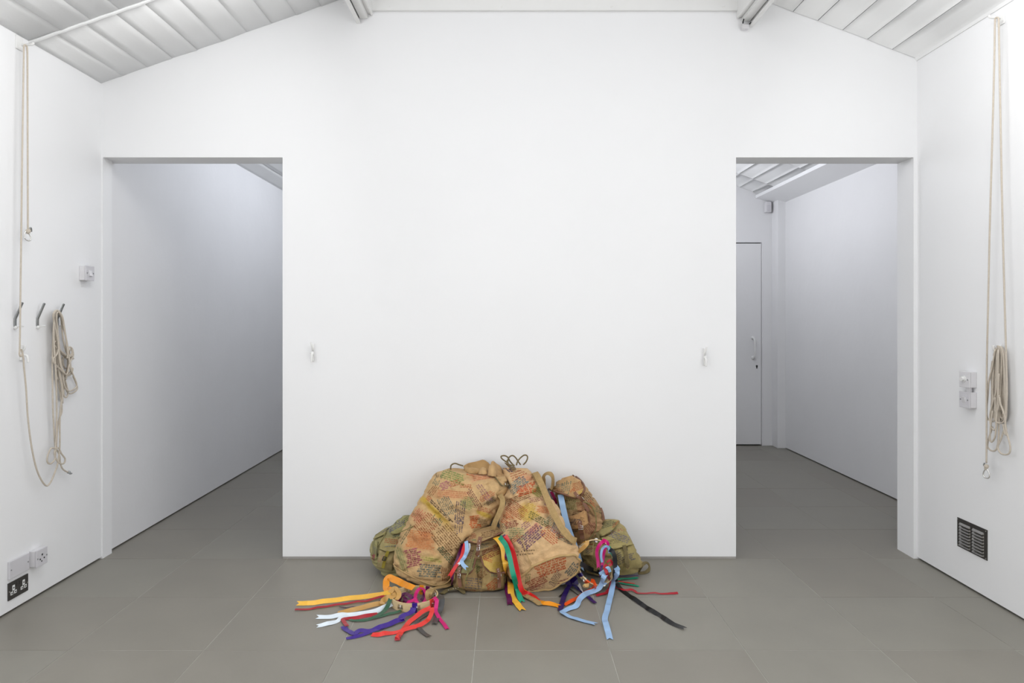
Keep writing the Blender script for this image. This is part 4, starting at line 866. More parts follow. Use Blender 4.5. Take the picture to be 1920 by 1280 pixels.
strip3d('shoulder_strap', m_, [V((-.7, -.6, .2)), V((-.7, -.6, .2)), V((-.8, -.4, .3)), V((-.6, -.3, .7)), V((0, -.3, 1)), V((.5, -.3, .8)), V((.9, -.35, .2)), V((.9, -.4, 0)), V((.9, -.4, 0))], .05, 'web_tan', B1, .003)
handwriting(B1, [(1045, 911, 24, 7, -14, (84, 116, 120), 3.4, 'low', .45), (1046, 919, 28, 8, 8, (150, 66, 60), 3.4, 'low', .45), (1062, 914, 22, 20, -80, (80, 116, 104), 4, 'low', .5), (1083, 912, 24, 18, -18, (170, 84, 56), 3.6, 'low', .45), (1088, 924, 12, 9, -40, (206, 180, 60), 3, 'low', .6), (1072, 919, 10, 14, 60, (190, 96, 56), 3.4, 'low', .45),
 (1070, 943, 30, 24, -75, (96, 110, 66), 4, 'low', .5), (1088, 950, 18, 20, -12, (156, 72, 66), 3.4, 'low', .45), (1103, 932, 22, 22, 50, (84, 60, 64), 3.6, 'low', .5), (1107, 945, 16, 14, 40, (176, 78, 44), 3.6, 'low', .5), (1120, 955, 14, 14, 20, (70, 96, 76), 3.4, 'low', .5), (1077, 979, 20, 14, 6, (52, 56, 76), 3.6, 'caps', .5), (1092, 974, 12, 10, 10, (110, 84, 60), 3.2, 'low', .4), (1106, 992, 24, 20, -56, (130, 58, 66), 3.4, 'low', .5), (1084, 960, 26, 8, -22, (110, 76, 60), 3.2, 'low', .45),
 (1074, 998, 14, 8, 0, (70, 110, 90), 3.6, 'low', .45)], SURF[-5:] + b1s, 14)

# ---- olive rucksack at the right end
O2 = thing('rucksack', F(1145, 1080), 'olive green rucksack at the right end of the heap behind the leaning hoop', 'bag')
body, s_ = bag_body('body', O2, [(1092, 1070, 1200, 1066, 4.075, -.06, -.003), (1086, 1056, 1204, 1052, 4.09, -.09, .01), (1088, 1036, 1193, 1032, 4.11, -.105, .02), (1100, 1014, 1182, 1010, 4.14, -.105, .03), (1116, 993, 1172, 992, 4.18, -.09, .03), (1130, 980, 1162, 981, 4.20, -.06, .015)], (166, 150, 104), 5, 2.7, cap1=(.4, 0), wr=1.2)
o2s = [s_]
cloth_patch('pocket', O2, [(1150, 1026), (1168, 1024), (1188, 1019)], [(1152, 1072), (1176, 1071), (1202, 1058)], (159, 145, 97), o2s, th=.004, bulge=.03, seed=11)
cloth_patch('pocket', O2, [(1092, 1030), (1104, 1026), (1124, 1022)], [(1090, 1064), (1106, 1069), (1126, 1072)], (156, 138, 92), o2s, th=.004, bulge=.03, seed=12); pl = SURF[-1]
cloth_patch('pocket_flap', O2, [(1126, 1008), (1148, 1000), (1174, 997)], [(1144, 1031), (1164, 1026), (1187, 1020)], (163, 150, 101), o2s + SURF[-2:], th=.004, base=.006, free=.01, seed=13); pf = SURF[-1]
cloth_patch('pocket_flap', O2, [(1095, 1022), (1104, 1017), (1114, 1015)], [(1094, 1041), (1103, 1041), (1112, 1042)], (165, 147, 99), o2s + [pl], th=.004, base=.006, free=.012, seed=14, nu=12, nv=12)
cloth_patch('main_flap', O2, [(1122, 990), (1132, 979), (1145, 974), (1158, 977)], [(1117, 1004), (1130, 1005), (1146, 996), (1160, 980)], (156, 145, 97), o2s, th=.005, base=.01, free=.012, seed=15); mf = SURF[-1]
piping('flap_seam', O2, [(1117, 1004), (1130, 1005), (1146, 996), (1158, 982)], .0028, 'cord', [mf], .001)
strap('pocket_strap', O2, [(1170, 1022, .008), (1172, 1030, .014), (1174, 1040, .012), (1175, 1050, .012), (1176, 1058, .01), (1177, 1063, .008)], .021, 'web_olive', None)
MB().prism([lift(*q, hit(*q), .014) for q in ((1173, 1058), (1181, 1058), (1177, 1066))], V((0, -.003, 0))).build('strap_tip', M['leather'], O2)
buckle(O2, 1172, 1029, -4, .022, .018, None, 'black', .002); buckle(O2, 1091.5, 1050, 0, .02, .018, None, 'black', .0028)
strap('side_strap', O2, [(1119, 998, .01), (1121, 1004, .012), (1122, 1010, .01), (1123, 1016, .01)], .016, 'web_olive', None)
strap('base_strap', O2, [(1088, 1056, .012), (1097, 1061, .012), (1110, 1068, .012), (1126, 1073, .012)], .026, 'black', o2s)
strip3d('loop_strap', [F(1196, 1071, .012), F(1203, 1060, .06), F(1210, 1055, .055), F(1216, 1058, .03), F(1217, 1066, .012), F(1212, 1072, .006), F(1204, 1074, .006), F(1196, 1074, .006)], [V((0, -1, .2)), V((0, -1, .4)), V((0, -.6, .8)), V((.8, -.5, .4)), V((.7, -.5, .4)), V((0, -.5, 1)), V((0, -.5, 1)), V((0, -.5, 1))], .02, 'web_olive', O2, .003)
handwriting(O2, [(1140, 983, 30, 14, -18, (48, 78, 74), 3.4, 'low', .55), (1153, 983, 16, 6, -38, (180, 90, 60), 3.4, 'low', .5), (1143, 1000, 26, 8, -28, (96, 58, 46), 3.6, 'low', .5), (1162, 993, 14, 6, -10, (150, 80, 80), 3.2, 'low', .45), (1160, 1006, 40, 14, 22, (72, 86, 132), 3.8, 'low', .5), (1150, 1016, 40, 12, -8, (104, 108, 80), 3.6, 'low', .45), (1108, 1021, 14, 5, -6, (160, 64, 44), 3.4, 'low', .5), (1104, 1034, 14, 12, -30, (84, 96, 104), 3.6, 'low', .45), (1103, 1029, 12, 4, 0, (170, 70, 50), 3.2, 'low', .5),
 (1160, 1046, 20, 26, -30, (44, 66, 78), 4.2, 'caps', .5), (1182, 1044, 12, 14, -14, (44, 66, 96), 4, 'caps', .5), (1114, 1058, 24, 14, 40, (96, 100, 56), 4, 'low', .4)], SURF[-5:] + o2s, 15)

# ---- small front rucksack
frn = (168, 142, 100)
F1 = thing('rucksack', F(898, 1108), 'small brown-trimmed canvas rucksack in front of both kit bags, ribbons spilling from under its flap', 'bag')
body, s_ = bag_body('body', F1, [(850, 1103, 948, 1104, 3.90, -.09, -.006), (847, 1082, 949, 1082, 3.92, -.12, .004), (853, 1056, 946, 1054, 3.95, -.118, .01), (863, 1034, 943, 1032, 3.965, -.108, .012), (873, 1016, 940, 1012, 3.98, -.085, .012), (884, 1002, 936, 998, 3.99, -.05, .006)], frn, 6, 2.7, cap1=(.4, 0), wr=1.2,
    tints=[(925, 1035, 34, 22, 0, (136, 112, 74), .3), (890, 1062, 20, 30, 0, (112, 118, 74), .45), (898, 1080, 30, 30, -20, (140, 108, 72), .3), (862, 1105, 20, 8, 0, (150, 104, 86), .4)])
f1s = [s_]
cloth_patch('pocket', F1, [(905, 1050), (925, 1046), (947, 1044)], [(903, 1104), (925, 1107), (946, 1103)], (168, 143, 97), f1s, th=.004, bulge=.026, seed=21); p1 = SURF[-1]
cloth_patch('pocket', F1, [(853, 1062), (872, 1058), (893, 1056)], [(855, 1102), (874, 1106), (897, 1104)], (159, 132, 90), f1s, th=.004, bulge=.026, seed=22); p2 = SURF[-1]
cloth_patch('pocket_flap', F1, [(903, 1043), (920, 1034), (946, 1028)], [(908, 1060), (919, 1071), (932, 1074), (947, 1073)], (188, 159, 88), f1s + [p1], th=.004, base=.006, free=.008, seed=23); pf1 = SURF[-1]
cloth_patch('pocket_flap', F1, [(862, 1054), (875, 1048), (892, 1047)], [(853, 1072), (864, 1074), (878, 1075), (887, 1066)], (143, 138, 97), f1s + [p2], th=.004, base=.006, free=.008, seed=24); pf2 = SURF[-1]
cloth_patch('main_flap', F1, [(881, 1003), (893, 994), (906, 989), (929, 984)], [(873, 1013), (893, 1018), (906, 1014), (943, 997)], (174, 145, 101), f1s, th=.005, base=.02, free=.03, seed=25, nu=30, nv=18); mf1 = SURF[-1]
piping('flap_trim', F1, [(873, 1013), (882, 1015), (893, 1018), (904, 1015), (918, 1009), (932, 1002), (943, 997)], .0055, 'leather', [mf1], .001)
piping('pocket_trim', F1, [(901, 1043), (904, 1052), (909, 1062), (918, 1071), (932, 1074), (947, 1073)], .0055, 'leather', [pf1, p1] + f1s, .002)
piping('pocket_trim', F1, [(853, 1072), (864, 1074), (878, 1075), (885, 1069), (889, 1058), (892, 1046)], .0055, 'leather', [pf2, p2] + f1s, .002)
strap('front_strap', F1, [(901, 1006, .008), (899, 1014, .01), (897.5, 1022, .02), (896.5, 1030, .024), (896, 1036, .024), (893, 1041, .018)], .021, 'leather', None)
buckle(F1, 897, 1027, 2, .024, .026, None, 'chrome', .002, .03); rivet(F1, 900, 1009, None); rivet(F1, 899, 1014, None)
strap('pocket_strap', F1, [(933, 1065, .006), (935, 1072, .008), (936, 1080, .012), (936, 1092, .014), (936, 1102, .01)], .019, 'leather', None)
buckle(F1, 936.5, 1080, 2, .02, .026, None, 'chrome', .0017, .018); rivet(F1, 934, 1067); rivet(F1, 935, 1071)
strap('pocket_strap', F1, [(862, 1062, .006), (861, 1070, .008), (860, 1078, .012), (862, 1090, .012), (863, 1100, .008)], .019, 'leather', None)
buckle(F1, 861, 1079, 2, .02, .02, None, 'chrome', .0017, .018); rivet(F1, 862, 1065); rivet(F1, 861.5, 1070)
for dx in (0, 3): piping('drawcord', F1, [(893 + dx * .6, 1024), (887 + dx, 1038), (882 + dx, 1055), (877 + dx * .6, 1072), (873.5, 1084)], .0026, 'cord', None, .014)
MB().ball(lift(873.5, 1086, hit(873.5, 1086), .012), .006, 8, (1, 1, 1.4)).ball(lift(873, 1092, hit(873, 1092), .012), .0065, 8).build('cord_end', M['cord'], F1, True)
p, x_, y_, n_ = at_frame(896, 1041.5, 0, None, .014); MB().tube([p + x_ * (.006 * math.cos(q)) + y_ * (.006 * math.sin(q)) for q in (0, 1.05, 2.1, 3.14, 4.2, 5.2)], .0016, 6, closed=True, sub=2).build('d_ring', M['chrome'], F1, True)
handwriting(F1, [(884, 1007, 18, 12, -20, (150, 60, 60), 3.6, 'low', .5), (920, 1001, 40, 14, -12, (92, 60, 50), 3.4, 'low', .5), (888, 1013, 12, 5, 0, (64, 124, 100), 3.4, 'low', .5), (908, 1023, 22, 10, -12, (80, 104, 100), 3.4, 'low', .45), (921, 1036, 38, 22, -26, (124, 46, 42), 3.8, 'caps', .55), (936, 1060, 26, 14, 0, (186, 160, 50), 4, 'low', .5), (914, 1050, 16, 8, 20, (190, 90, 56), 3.4, 'low', .45), (881, 1036, 16, 24, -30, (92, 64, 90), 3.8, 'low', .5),
 (893, 1064, 14, 22, -40, (60, 116, 60), 4, 'low', .5), (866, 1062, 12, 10, -50, (70, 80, 96), 3.4, 'low', .45), (888, 1094, 34, 24, 6, (62, 76, 102), 5, 'low', .55), (902, 1076, 18, 16, -40, (130, 84, 56), 3.6, 'low', .45), (925, 1098, 28, 20, -40, (176, 70, 36), 4, 'caps', .55), (924, 1078, 10, 8, 0, (70, 110, 100), 3.6, 'low', .5), (879, 1107, 26, 6, 4, (150, 70, 70), 3.4, 'low', .45), (944, 1085, 20, 6, 88, (80, 110, 76), 3.6, 'low', .5)], [mf1, pf1, pf2, p1, p2] + f1s, 16)

# ------------------------------------------------------------------ ribbons and tambourines
RW = .027
def crease(P, seed):
    r = random.Random(int(seed * 1000)); out = [P[0]]
    for i in range(1, len(P) - 1): out.append(P[i] + V((0, -.25, 1)) * (r.choice((-1, 1)) * r.uniform(0, .0022) if P[i].z < .03 else r.uniform(-.002, .002)))
    for q in out: q.z = max(q.z, .002)
    return out + [P[-1]]
def ribbon(color, pts, width=RW, parent=None, notch=(0, 1), label=None, group=None, top=False, o=.004, surfs=None, sub=5):
    P, Nn = path3d(pts, surfs, o); P = crease(P, len(pts) + width); width *= .8
    ob = strip3d('ribbon', P, Nn, width, R[color], parent, .0009, notch, None, label, 7, int(len(pts) * 37 + width * 9000 + pts[0][0]))
    if top: tag(ob, label, 'ribbon', group)
    return ob
G1 = 'ribbons spilling out of the small front rucksack'
def rib1(color, pts, label, **k): return ribbon(color, pts, label=label, group=G1, top=True, **k)
rib1('plum', [(943, 1003, .012), (948, 1014, .012), (951, 1028, .016), (951, 1050, .026), (950, 1075, .03), (951, 1098, .03), (952, 1112, .02), (955, 1124, .01), (956, 1132, .004)], 'plum purple ribbon hanging down the right side of the small front rucksack', width=.034)
rib1('red', [(947, 1004, .006), (953, 1014, .016), (959, 1026, .024), (965, 1046, .026), (970, 1070, .026), (974, 1092, .028), (980, 1108, .02), (990, 1113, .012), (1000, 1119, .006), (1008, 1125, .004)], 'bright red ribbon hanging rightmost from the small front rucksack', width=.032)
rib1('yellow', [(929, 1007, .012), (937, 1013, .022), (943, 1025, .03), (946, 1042, .036), (947.5, 1062, .036), (952, 1080, .036), (957, 1096, .034), (958, 1110, .024), (961, 1120, .01), (969, 1131, .006), (978, 1142, .004)], 'golden yellow ribbon from the small front rucksack with wide forked end on floor', width=.042)
rib1('emerald', [(937, 1006, .024), (943, 1013, .034), (949, 1023, .044), (954, 1038, .052), (959, 1060, .058), (964, 1082, .058), (969, 1102, .05), (974, 1118, .02), (978, 1126, .007)], 'emerald green ribbon lying uppermost on the right side of the small front rucksack', width=.034)
rib1('amber', [(978, 1106, .006), (988, 1114, .004), (1002, 1124, .004), (1012, 1128, .004), (1020, 1130, .012, 25), (1030, 1131, .01, 40), (1045, 1136, .004, 0)], 'amber ribbon ending in a forked tip on the floor beside the tan strap end', width=.034)
rib1('sky', [(874, 1014, .02), (875.5, 1024, .034), (875, 1034, .034), (871, 1044, .03), (866, 1052, .026), (868, 1058, .024), (873, 1063, .022)], 'pale blue ribbon looping out under the left edge of the small rucksack flap', width=.026)
rib1('white', [(880, 1018, .03, 60), (880, 1027, .034, 70), (875, 1038, .036, 70), (868, 1048, .032, 60), (861, 1057, .024, 50)], 'narrow white ribbon edge crossing the left side of the small front rucksack', width=.016)
rib1('red', [(872, 1018, .012), (869, 1030, .024), (866, 1042, .024), (858, 1056, .03), (851, 1068, .03), (844, 1078, .024)], 'red ribbon hanging left of the small front rucksack onto the largest kit bag', width=.024)
rib1('plum', [(868, 1020, .006), (862, 1036, .012), (857, 1052, .014), (851, 1068, .016), (848, 1086, .014), (849, 1096, .01)], 'dark plum ribbon half hidden behind the red one left of the front rucksack', width=.026)
G2 = 'ribbons hanging from the brown-trimmed rucksack on the right'
ribbon('sky', [(1051, 927, None, 0, 4.12), (1053, 938, None, 0, 4.08), (1057, 958, None, 0, 4.05), (1063, 982, None, 0, 4.03), (1071, 1006, None, 0, 4.02), (1079, 1028, None, 0, 4.0), (1085, 1048, None, 0, 3.98), (1088, 1064, None, 0, 3.97)], .042, None, (0, 1), 'pale blue ribbon hanging from the right rear rucksack behind the tan shoulder strap', G2, True)
ribbon('magenta', [(1034, 921, .006), (1037, 928, .012), (1041, 936, .014), (1044, 943, .012)], .022, None, (0, 1), 'short magenta ribbon end between tan shoulder strap and right rear rucksack', G2, True)

def hoop(root, C, ax, up, r, h, gaps, gap_half=.13, n=96, th=.006, jr=.0165):
    """wooden tambourine frame, open slots at the given angles, with pairs of jingles on a pin in each slot"""
    ax = V(ax).normalized(); u = (V(up) - ax * V(up).dot(ax)).normalized(); v = ax.cross(u); m_ = MB()
    def pt(a, rr, z): return C + u * (rr * math.cos(a)) + v * (rr * math.sin(a)) + ax * z
    def ring(a0, a1, z0, z1, k):
        vs = []; fs = []
        for i in range(k + 1):
            a = a0 + (a1 - a0) * i / k; vs += [pt(a, r, z0), pt(a, r - th, z0), pt(a, r - th, z1), pt(a, r, z1)]
        for i in range(k):
            for q in range(4): fs.append((i * 4 + q, i * 4 + (q + 1) % 4, i * 4 + 4 + (q + 1) % 4, i * 4 + 4 + q))
        fs += [(0, 1, 2, 3), (k * 4 + 3, k * 4 + 2, k * 4 + 1, k * 4)]
        m_.add(vs, fs)
    ring(0, 2 * math.pi, 0, h * .24, n); ring(0, 2 * math.pi, h * .76, h, n)
    ga = sorted(g % (2 * math.pi) for g in gaps)
    for i, g in enumerate(ga):
        a0 = g + gap_half; a1 = ga[(i + 1) % len(ga)] - gap_half
        if a1 < a0: a1 += 2 * math.pi
        ring(a0, a1, h * .24, h * .76, 14)
    m_.build('frame', M['wood'], root)
    for g in ga:
        b = MB(); c = pt(g, r - th / 2, h / 2); b.disc(c, ax, .0016, h * .54, 6); rad = (c - C).normalized()
        for q, k in ((-.004, 1), (.0045, -1)):
            cc = c + ax * q; b.disc(cc, ax, jr, .0009, 16); b.disc(cc + ax * (.0012 * -k), ax, jr * .42, .0022, 10)
        b.build('jingle', M['chrome'], root, False, label='pair of silver jingle discs on a pin')
    return pt
def wrap(root, pt, a0, a1, r, h, th, color, over=.0016):
    """ribbon wound once round the hoop"""
    vs = []; fs = []; n = 5; prof = [(r + over, -over), (r - th - over, -over), (r - th - over, h + over), (r + over, h + over)]
    for i in range(n + 1):
        for rr, z in prof: vs.append(pt(a0 + (a1 - a0) * i / n, rr, z))
    for i in range(n):
        for q in range(4): fs.append((i * 4 + q, i * 4 + (q + 1) % 4, i * 4 + 4 + (q + 1) % 4, i * 4 + 4 + q))
    fs += [(0, 1, 2, 3), (n * 4 + 3, n * 4 + 2, n * 4 + 1, n * 4)]
    return mesh_obj('ribbon_knot', vs, fs, R[color], root, label=color + ' ribbon turn round the hoop')
# left tambourine, flat on the floor
T1c = F(777, 1130); T1 = thing('tambourine', T1c, 'pale wooden tambourine lying flat on the floor, tied with many coloured ribbons', 'tambourine')
TR, TH = .122, .044
ptl = hoop(T1, T1c + V((0, 0, .001)), (0, 0, 1), (1, 0, 0), TR, TH, [math.radians(a) for a in (-118, -76, -34, 112, 160, 28)])
for a, c in ((78, 'amber'), (-22, 'magenta'), (-37, 'coral'), (-82, 'violet'), (170, 'gold'), (-166, 'green'), (60, 'plum')): wrap(T1, ptl, math.radians(a - 6), math.radians(a + 6), TR, TH, .006, c)
def r1(c, pts, width=RW, lab=None, notch=(0, 1), **k): return ribbon(c, pts, width, T1, notch, lab or (c + ' satin ribbon'), **k)
r1('yellow', [(736, 1114, .03, 40), (726, 1112, .024, 50), (715, 1113.5, .016, 55), (700, 1116, .013, 58), (680, 1119, .013, 60), (655, 1121.5, .013, 58), (630, 1124.5, .013, 60), (605, 1127.5, .012, 58), (584, 1130, .011, 50), (561, 1131, .008, 40)], .030, 'long golden yellow ribbon stretched to the left')
r1('crimson', [(722, 1117, .012, 30), (712, 1119, .01, 25), (690, 1126, .006, 10), (660, 1130, .006, 20), (630, 1134.5, .004, 8), (600, 1138, .006, 25), (575, 1142, .004, 0), (553, 1143.5, .004, 10)], .018, 'long thin crimson ribbon stretched to the left', notch=(0, 0))
r1('aubergine', [(716, 1124, .006), (706, 1129, .003), (690, 1134, .003), (672, 1138, .004), (655, 1139, .003), (636, 1138.5, .003)], .012, 'thin dark aubergine ribbon', notch=(0, 0))
r1('gold', [(722, 1130, .01, 40), (708, 1131.5, .012, 55), (690, 1135.5, .013, 60), (672, 1140.5, .013, 55), (655, 1145, .009, 40), (640, 1148, .005, 15), (633, 1149, .003, 0)], .030, 'gold brown ribbon', notch=(0, 0))
r1('white', [(735, 1132, .02, 30), (722, 1138, .013, 48), (708, 1144, .011, 48), (692, 1148, .010, 44), (675, 1151, .009, 40), (655, 1152, .007, 30), (640, 1153, .008, 40), (622, 1156, .006, 25), (598, 1156.5, .006, 25)], .031, 'white ribbon with forked end')
r1('white', [(655, 1153, .004, 20), (640, 1158, .004, 20), (633, 1164, .004, 10), (622, 1167, .008, 45), (612, 1170, .007, 40), (598, 1173, .004, 20)], .026, 'second tail of the white ribbon')
r1('crimson', [(708, 1151, .008, 30), (690, 1154, .010, 40), (670, 1157, .009, 40), (652, 1159.5, .005, 20), (643, 1161, .004, 0), (646, 1167, .004, 0), (650, 1174, .004, 0)], .024, 'crimson ribbon bent back on itself')
r1('green', [(735, 1117, .05, 20), (731, 1125, .04, 20), (727, 1136, .022, 10), (720, 1146, .012, 10), (711, 1153, .008, 0), (700, 1157, .008, 20), (697, 1158, .006)], .026, 'dark green ribbon', notch=(0, 0))
r1('green', [(752, 1144, .012), (742, 1148, .008, 20), (728, 1151, .006, 20), (712, 1156, .005, 10), (695, 1160, .005, 20), (680, 1163, .004, 20), (662, 1163, .004, 10), (652, 1158, .004, 0)], .020, 'second tail of the dark green ribbon', notch=(0, 0))
r1('violet', [(775, 1139, .034, 10), (773, 1145, .022, 10), (766, 1151, .016, 0), (757, 1153, .018, 30), (752, 1158, .014), (757, 1161, .014, 0)], .034, 'violet ribbon bow', notch=(0, 0))
r1('violet', [(757, 1160, .012, 20), (742, 1165, .012, 30), (725, 1172, .010, 30), (708, 1178, .007, 20), (692, 1184, .006, 10), (675, 1182, .010, 30), (664, 1188, .005, 0), (652, 1182, .004, 0), (643, 1175, .004, 0)], .033, 'violet ribbon with a wide bent tail', notch=(0, 0))
r1('violet', [(742, 1166, .006), (722, 1175, .005), (702, 1183, .005, 15), (684, 1189, .005, 10), (670, 1192, .008, 40), (662, 1194, .006, 30), (649, 1197.5, .003, 0)], .022, 'second tail of the violet ribbon', notch=(0, 0))
r1('coral', [(808, 1139, .03, 10), (800, 1143, .02, 30), (789, 1149, .018, 30), (778, 1158, .012, 20), (766, 1167, .008, 10), (758, 1177, .008, 0), (752, 1186, .008, 0), (745, 1196, .01, 20)], .030, 'coral red ribbon', notch=(0, 0))
r1('crimson', [(750, 1190, .012), (745.5, 1195, .01), (745, 1201, .003)], .03, 'turned crimson end of the coral ribbon', notch=(0, 0))
r1('coral', [(809, 1139, .032), (810, 1147, .022, 0), (806, 1157, .014, 0), (798, 1166, .012, 20), (785, 1172, .013, 40), (768, 1178, .010, 30), (752, 1184, .007, 10), (735, 1186, .006, 10), (720, 1188, .010, 50), (710, 1190, .008, 40), (697, 1189.5, .004, 20)], .028, 'second tail of the coral ribbon', notch=(0, 0))
r1('grey', [(820, 1117, .04, 0), (827, 1119, .045, 20), (829, 1126, .04, 10), (827, 1138, .024), (824, 1146, .012), (820, 1156, .006), (815, 1169, .004)], .034, 'dark grey ribbon')
r1('grey', [(815, 1143, .006), (803, 1150, .005), (790, 1158, .004), (782, 1166, .004), (784, 1176, .004), (793, 1185, .004), (803, 1192, .004)], .026, 'second tail of the dark grey ribbon')
r1('magenta', [(813, 1120, .052, 0), (819, 1127, .046, 10), (818, 1136, .03, 0), (817, 1146, .014), (822, 1156, .006), (829, 1166, .004), (838, 1178, .004)], .024, 'magenta ribbon')
r1('magenta', [(784, 1131, .01, 30), (779, 1124, .02, 30), (780, 1112, .03, 30), (786, 1104, .04, 30), (793, 1105, .04, -20), (799, 1115, .03, -20), (798, 1124, .02, -20), (794, 1131, .008, -20)], .022, 'magenta ribbon loop inside the hoop', notch=(0, 0))
r1('amber', [(776, 1102, .05, 20), (764, 1098, .05, 40), (750, 1091, .05, 40), (738, 1086, .06, 40), (730, 1083, .07, 30), (725, 1087, .06, 10), (724, 1097, .04, 10), (725, 1104, .025, 20), (732, 1106, .02, 40), (740, 1107, .02, 30)], .044, 'wide amber ribbon loop behind the hoop', notch=(0, 0))
r1('gold', [(735, 1105, .05, 20), (741, 1108, .05, 10), (739, 1116, .05, 10), (728, 1120, .05, 20), (719, 1126, .03, 10), (717, 1132, .016, 0)], .036, 'gold ribbon bow', notch=(0, 0))
r1('gold', [(731, 1111, .055, 20), (740, 1103, .06, 30), (747, 1110, .055, 0), (748, 1118, .045, 0), (743, 1124, .04, 0)], .030, 'gold ribbon bow loop', notch=(0, 0))
for k, (c, pts) in enumerate((('plum', [(752, 1117, .02), (760, 1113, .03), (768, 1118, .03), (776, 1124, .015), (782, 1121, .02)]), ('plum', [(748, 1126, .006), (754, 1119, .02), (760, 1124, .018), (758, 1130, .006)]), ('magenta', [(758, 1130, .005), (766, 1128, .012), (776, 1126, .014), (782, 1122, .02)]),
    ('crimson', [(745, 1125, .006), (752, 1128, .006), (760, 1130, .005)]), ('plum', [(790, 1126, .005), (795, 1119, .02), (796, 1109, .03), (791, 1107, .03)]), ('lilac', [(764, 1122, .02), (772, 1119, .026), (780, 1127, .008)]))):
    r1(c, [(a, b, z, 25 * (-1) ** k) for a, b, z in pts], .026, c + ' ribbon curl inside the hoop', notch=(0, 0))
r1('crimson', [(736, 1132, .012, 20), (741, 1128, .02, 30), (748, 1130, .012)], .016, 'crimson ribbon by the jingles', notch=(0, 0))

# right tambourine, leaning on the olive rucksack
top_, bot_, lef_, rig_ = W(1118, 1012, 3.965), W(1110, 1099, 3.845), W(1077, 1072, 3.88), W(1148, 1048, 3.93)
Cr = (top_ + bot_) / 2; T2 = thing('tambourine', F(1110, 1102), 'pale wooden tambourine propped upright against the right olive rucksack, ribbons trailing', 'tambourine')
upv = (top_ - bot_).normalized(); side = V((1, 0, 0)) * .97 + V((0, .42, 0)); side = (side - upv * side.dot(upv)).normalized(); axr = upv.cross(side).normalized()
if axr.y > 0: axr = -axr
ptr = hoop(T2, Cr, axr, side, .121, .036, [math.radians(a) for a in (95, 62, 20, -60, -120, 150, 200)], jr=.0115)
def ang_at(px, py): return min(range(0, 360, 2), key=lambda a: (lambda p: (CX + p.x / p.y * FPX - px) ** 2 + (CY + (EYE - p.z) / p.y * FPX - py) ** 2)(ptr(math.radians(a), .12, .018)))
for px, py, c in ((1103, 1086, 'orange'), (1098, 1016, 'yellow'), (1131, 1014, 'magenta'), (1137, 1028, 'emerald'), (1142, 1036, 'sky'), (1143, 1056, 'crimson'), (1128, 1086, 'sky'), (1082, 1080, 'indigo')):
    a = ang_at(px, py); wrap(T2, ptr, math.radians(a - 5), math.radians(a + 5), .121, .036, .006, c)
def r2(c, pts, width=RW, lab=None, notch=(0, 1), **k): return ribbon(c, pts, width, T2, notch, lab or (c + ' satin ribbon'), **k)
YH = 3.86
def Y(px, py, y, roll=0): return (px, py, None, roll, y)
r2('sky', [Y(1150, 1060, 3.9), Y(1154, 1062, 3.84), Y(1158, 1068, 3.8), Y(1157, 1076, 3.77), (1151, 1086, .05, 0), (1149, 1098, .03), (1146, 1112, .012), (1142, 1128, .008), (1138, 1145, .006), (1134, 1160, .006), (1137, 1172, .012, 10), (1140, 1184, .004), (1143, 1196, .004)], .036, 'broad pale blue ribbon running toward the viewer')
r2('sky', [Y(1138, 1072, 3.84), Y(1132, 1082, 3.78), (1129, 1092, .05, 0), (1124, 1101, .03, 20), (1114, 1108, .014, 20), (1103, 1111, .012, 50), (1093, 1117, .016, 50), (1086, 1124, .012, 20), (1081, 1134, .012, 40), (1072, 1139, .008, 20), (1060, 1144, .006, 0), (1054, 1148, .008, -20), (1064, 1154, .005, 0), (1080, 1160, .005), (1096, 1164, .005), (1113, 1169, .004)], .034, 'pale blue ribbon zigzagging to the left')
r2('sky', [Y(1129, 1054, 3.86), Y(1127, 1042, 3.86), Y(1129, 1030, 3.86), Y(1135, 1024, 3.85), Y(1141, 1026, 3.86), Y(1142, 1036, 3.87)], .016, 'pale blue ribbon loop at the hoop', notch=(0, 0))
r2('sky', [Y(1124, 1076, 3.82), Y(1132, 1070, 3.82), Y(1140, 1064, 3.82), Y(1144, 1072, 3.82)], .02, 'pale blue ribbon bow', notch=(0, 0))
r2('black', [Y(1143, 1030, 3.86), Y(1149, 1034, 3.84), Y(1153, 1046, 3.83), Y(1153, 1062, 3.83), Y(1152, 1076, 3.83), (1155, 1090, .03, 20), (1162, 1102, .01, 20), (1176, 1114, .005, 20), (1192, 1125, .008, 45), (1208, 1136, .006, 30), (1220, 1144, .009, 45), (1238, 1154, .006, 30), (1252, 1163, .009, 45), (1266, 1171, .006, 20), (1281, 1178, .004, 0)], .029, 'long black ribbon trailing to the right')
r2('crimson', [Y(1138, 1058, 3.84), Y(1134, 1064, 3.82), Y(1138, 1076, 3.8), (1143, 1088, .04, 10), (1145, 1098, .016, 0), (1141, 1107, .006, 0), (1134, 1112, .006, 20), (1118, 1117, .004)], .024, 'crimson ribbon hanging from the hoop', notch=(0, 0))
r2('crimson', [Y(1138, 1054, 3.84, 40), Y(1144, 1050, 3.84, 40), Y(1147, 1056, 3.84, 0), Y(1141, 1060, 3.83, 0)], .016, 'crimson ribbon bow', notch=(0, 0))
r2('magenta', [Y(1133, 1014, 3.9), Y(1127, 1018, 3.88), Y(1121, 1026, 3.88), Y(1119, 1038, 3.88), Y(1121, 1050, 3.88), Y(1122, 1062, 3.87)], .022, 'magenta ribbon')
r2('magenta', [Y(1130, 1012, 3.9), Y(1137, 1014, 3.88), Y(1140, 1020, 3.88), Y(1134, 1030, 3.88), Y(1131, 1044, 3.88), Y(1129, 1058, 3.87)], .02, 'second tail of the magenta ribbon')
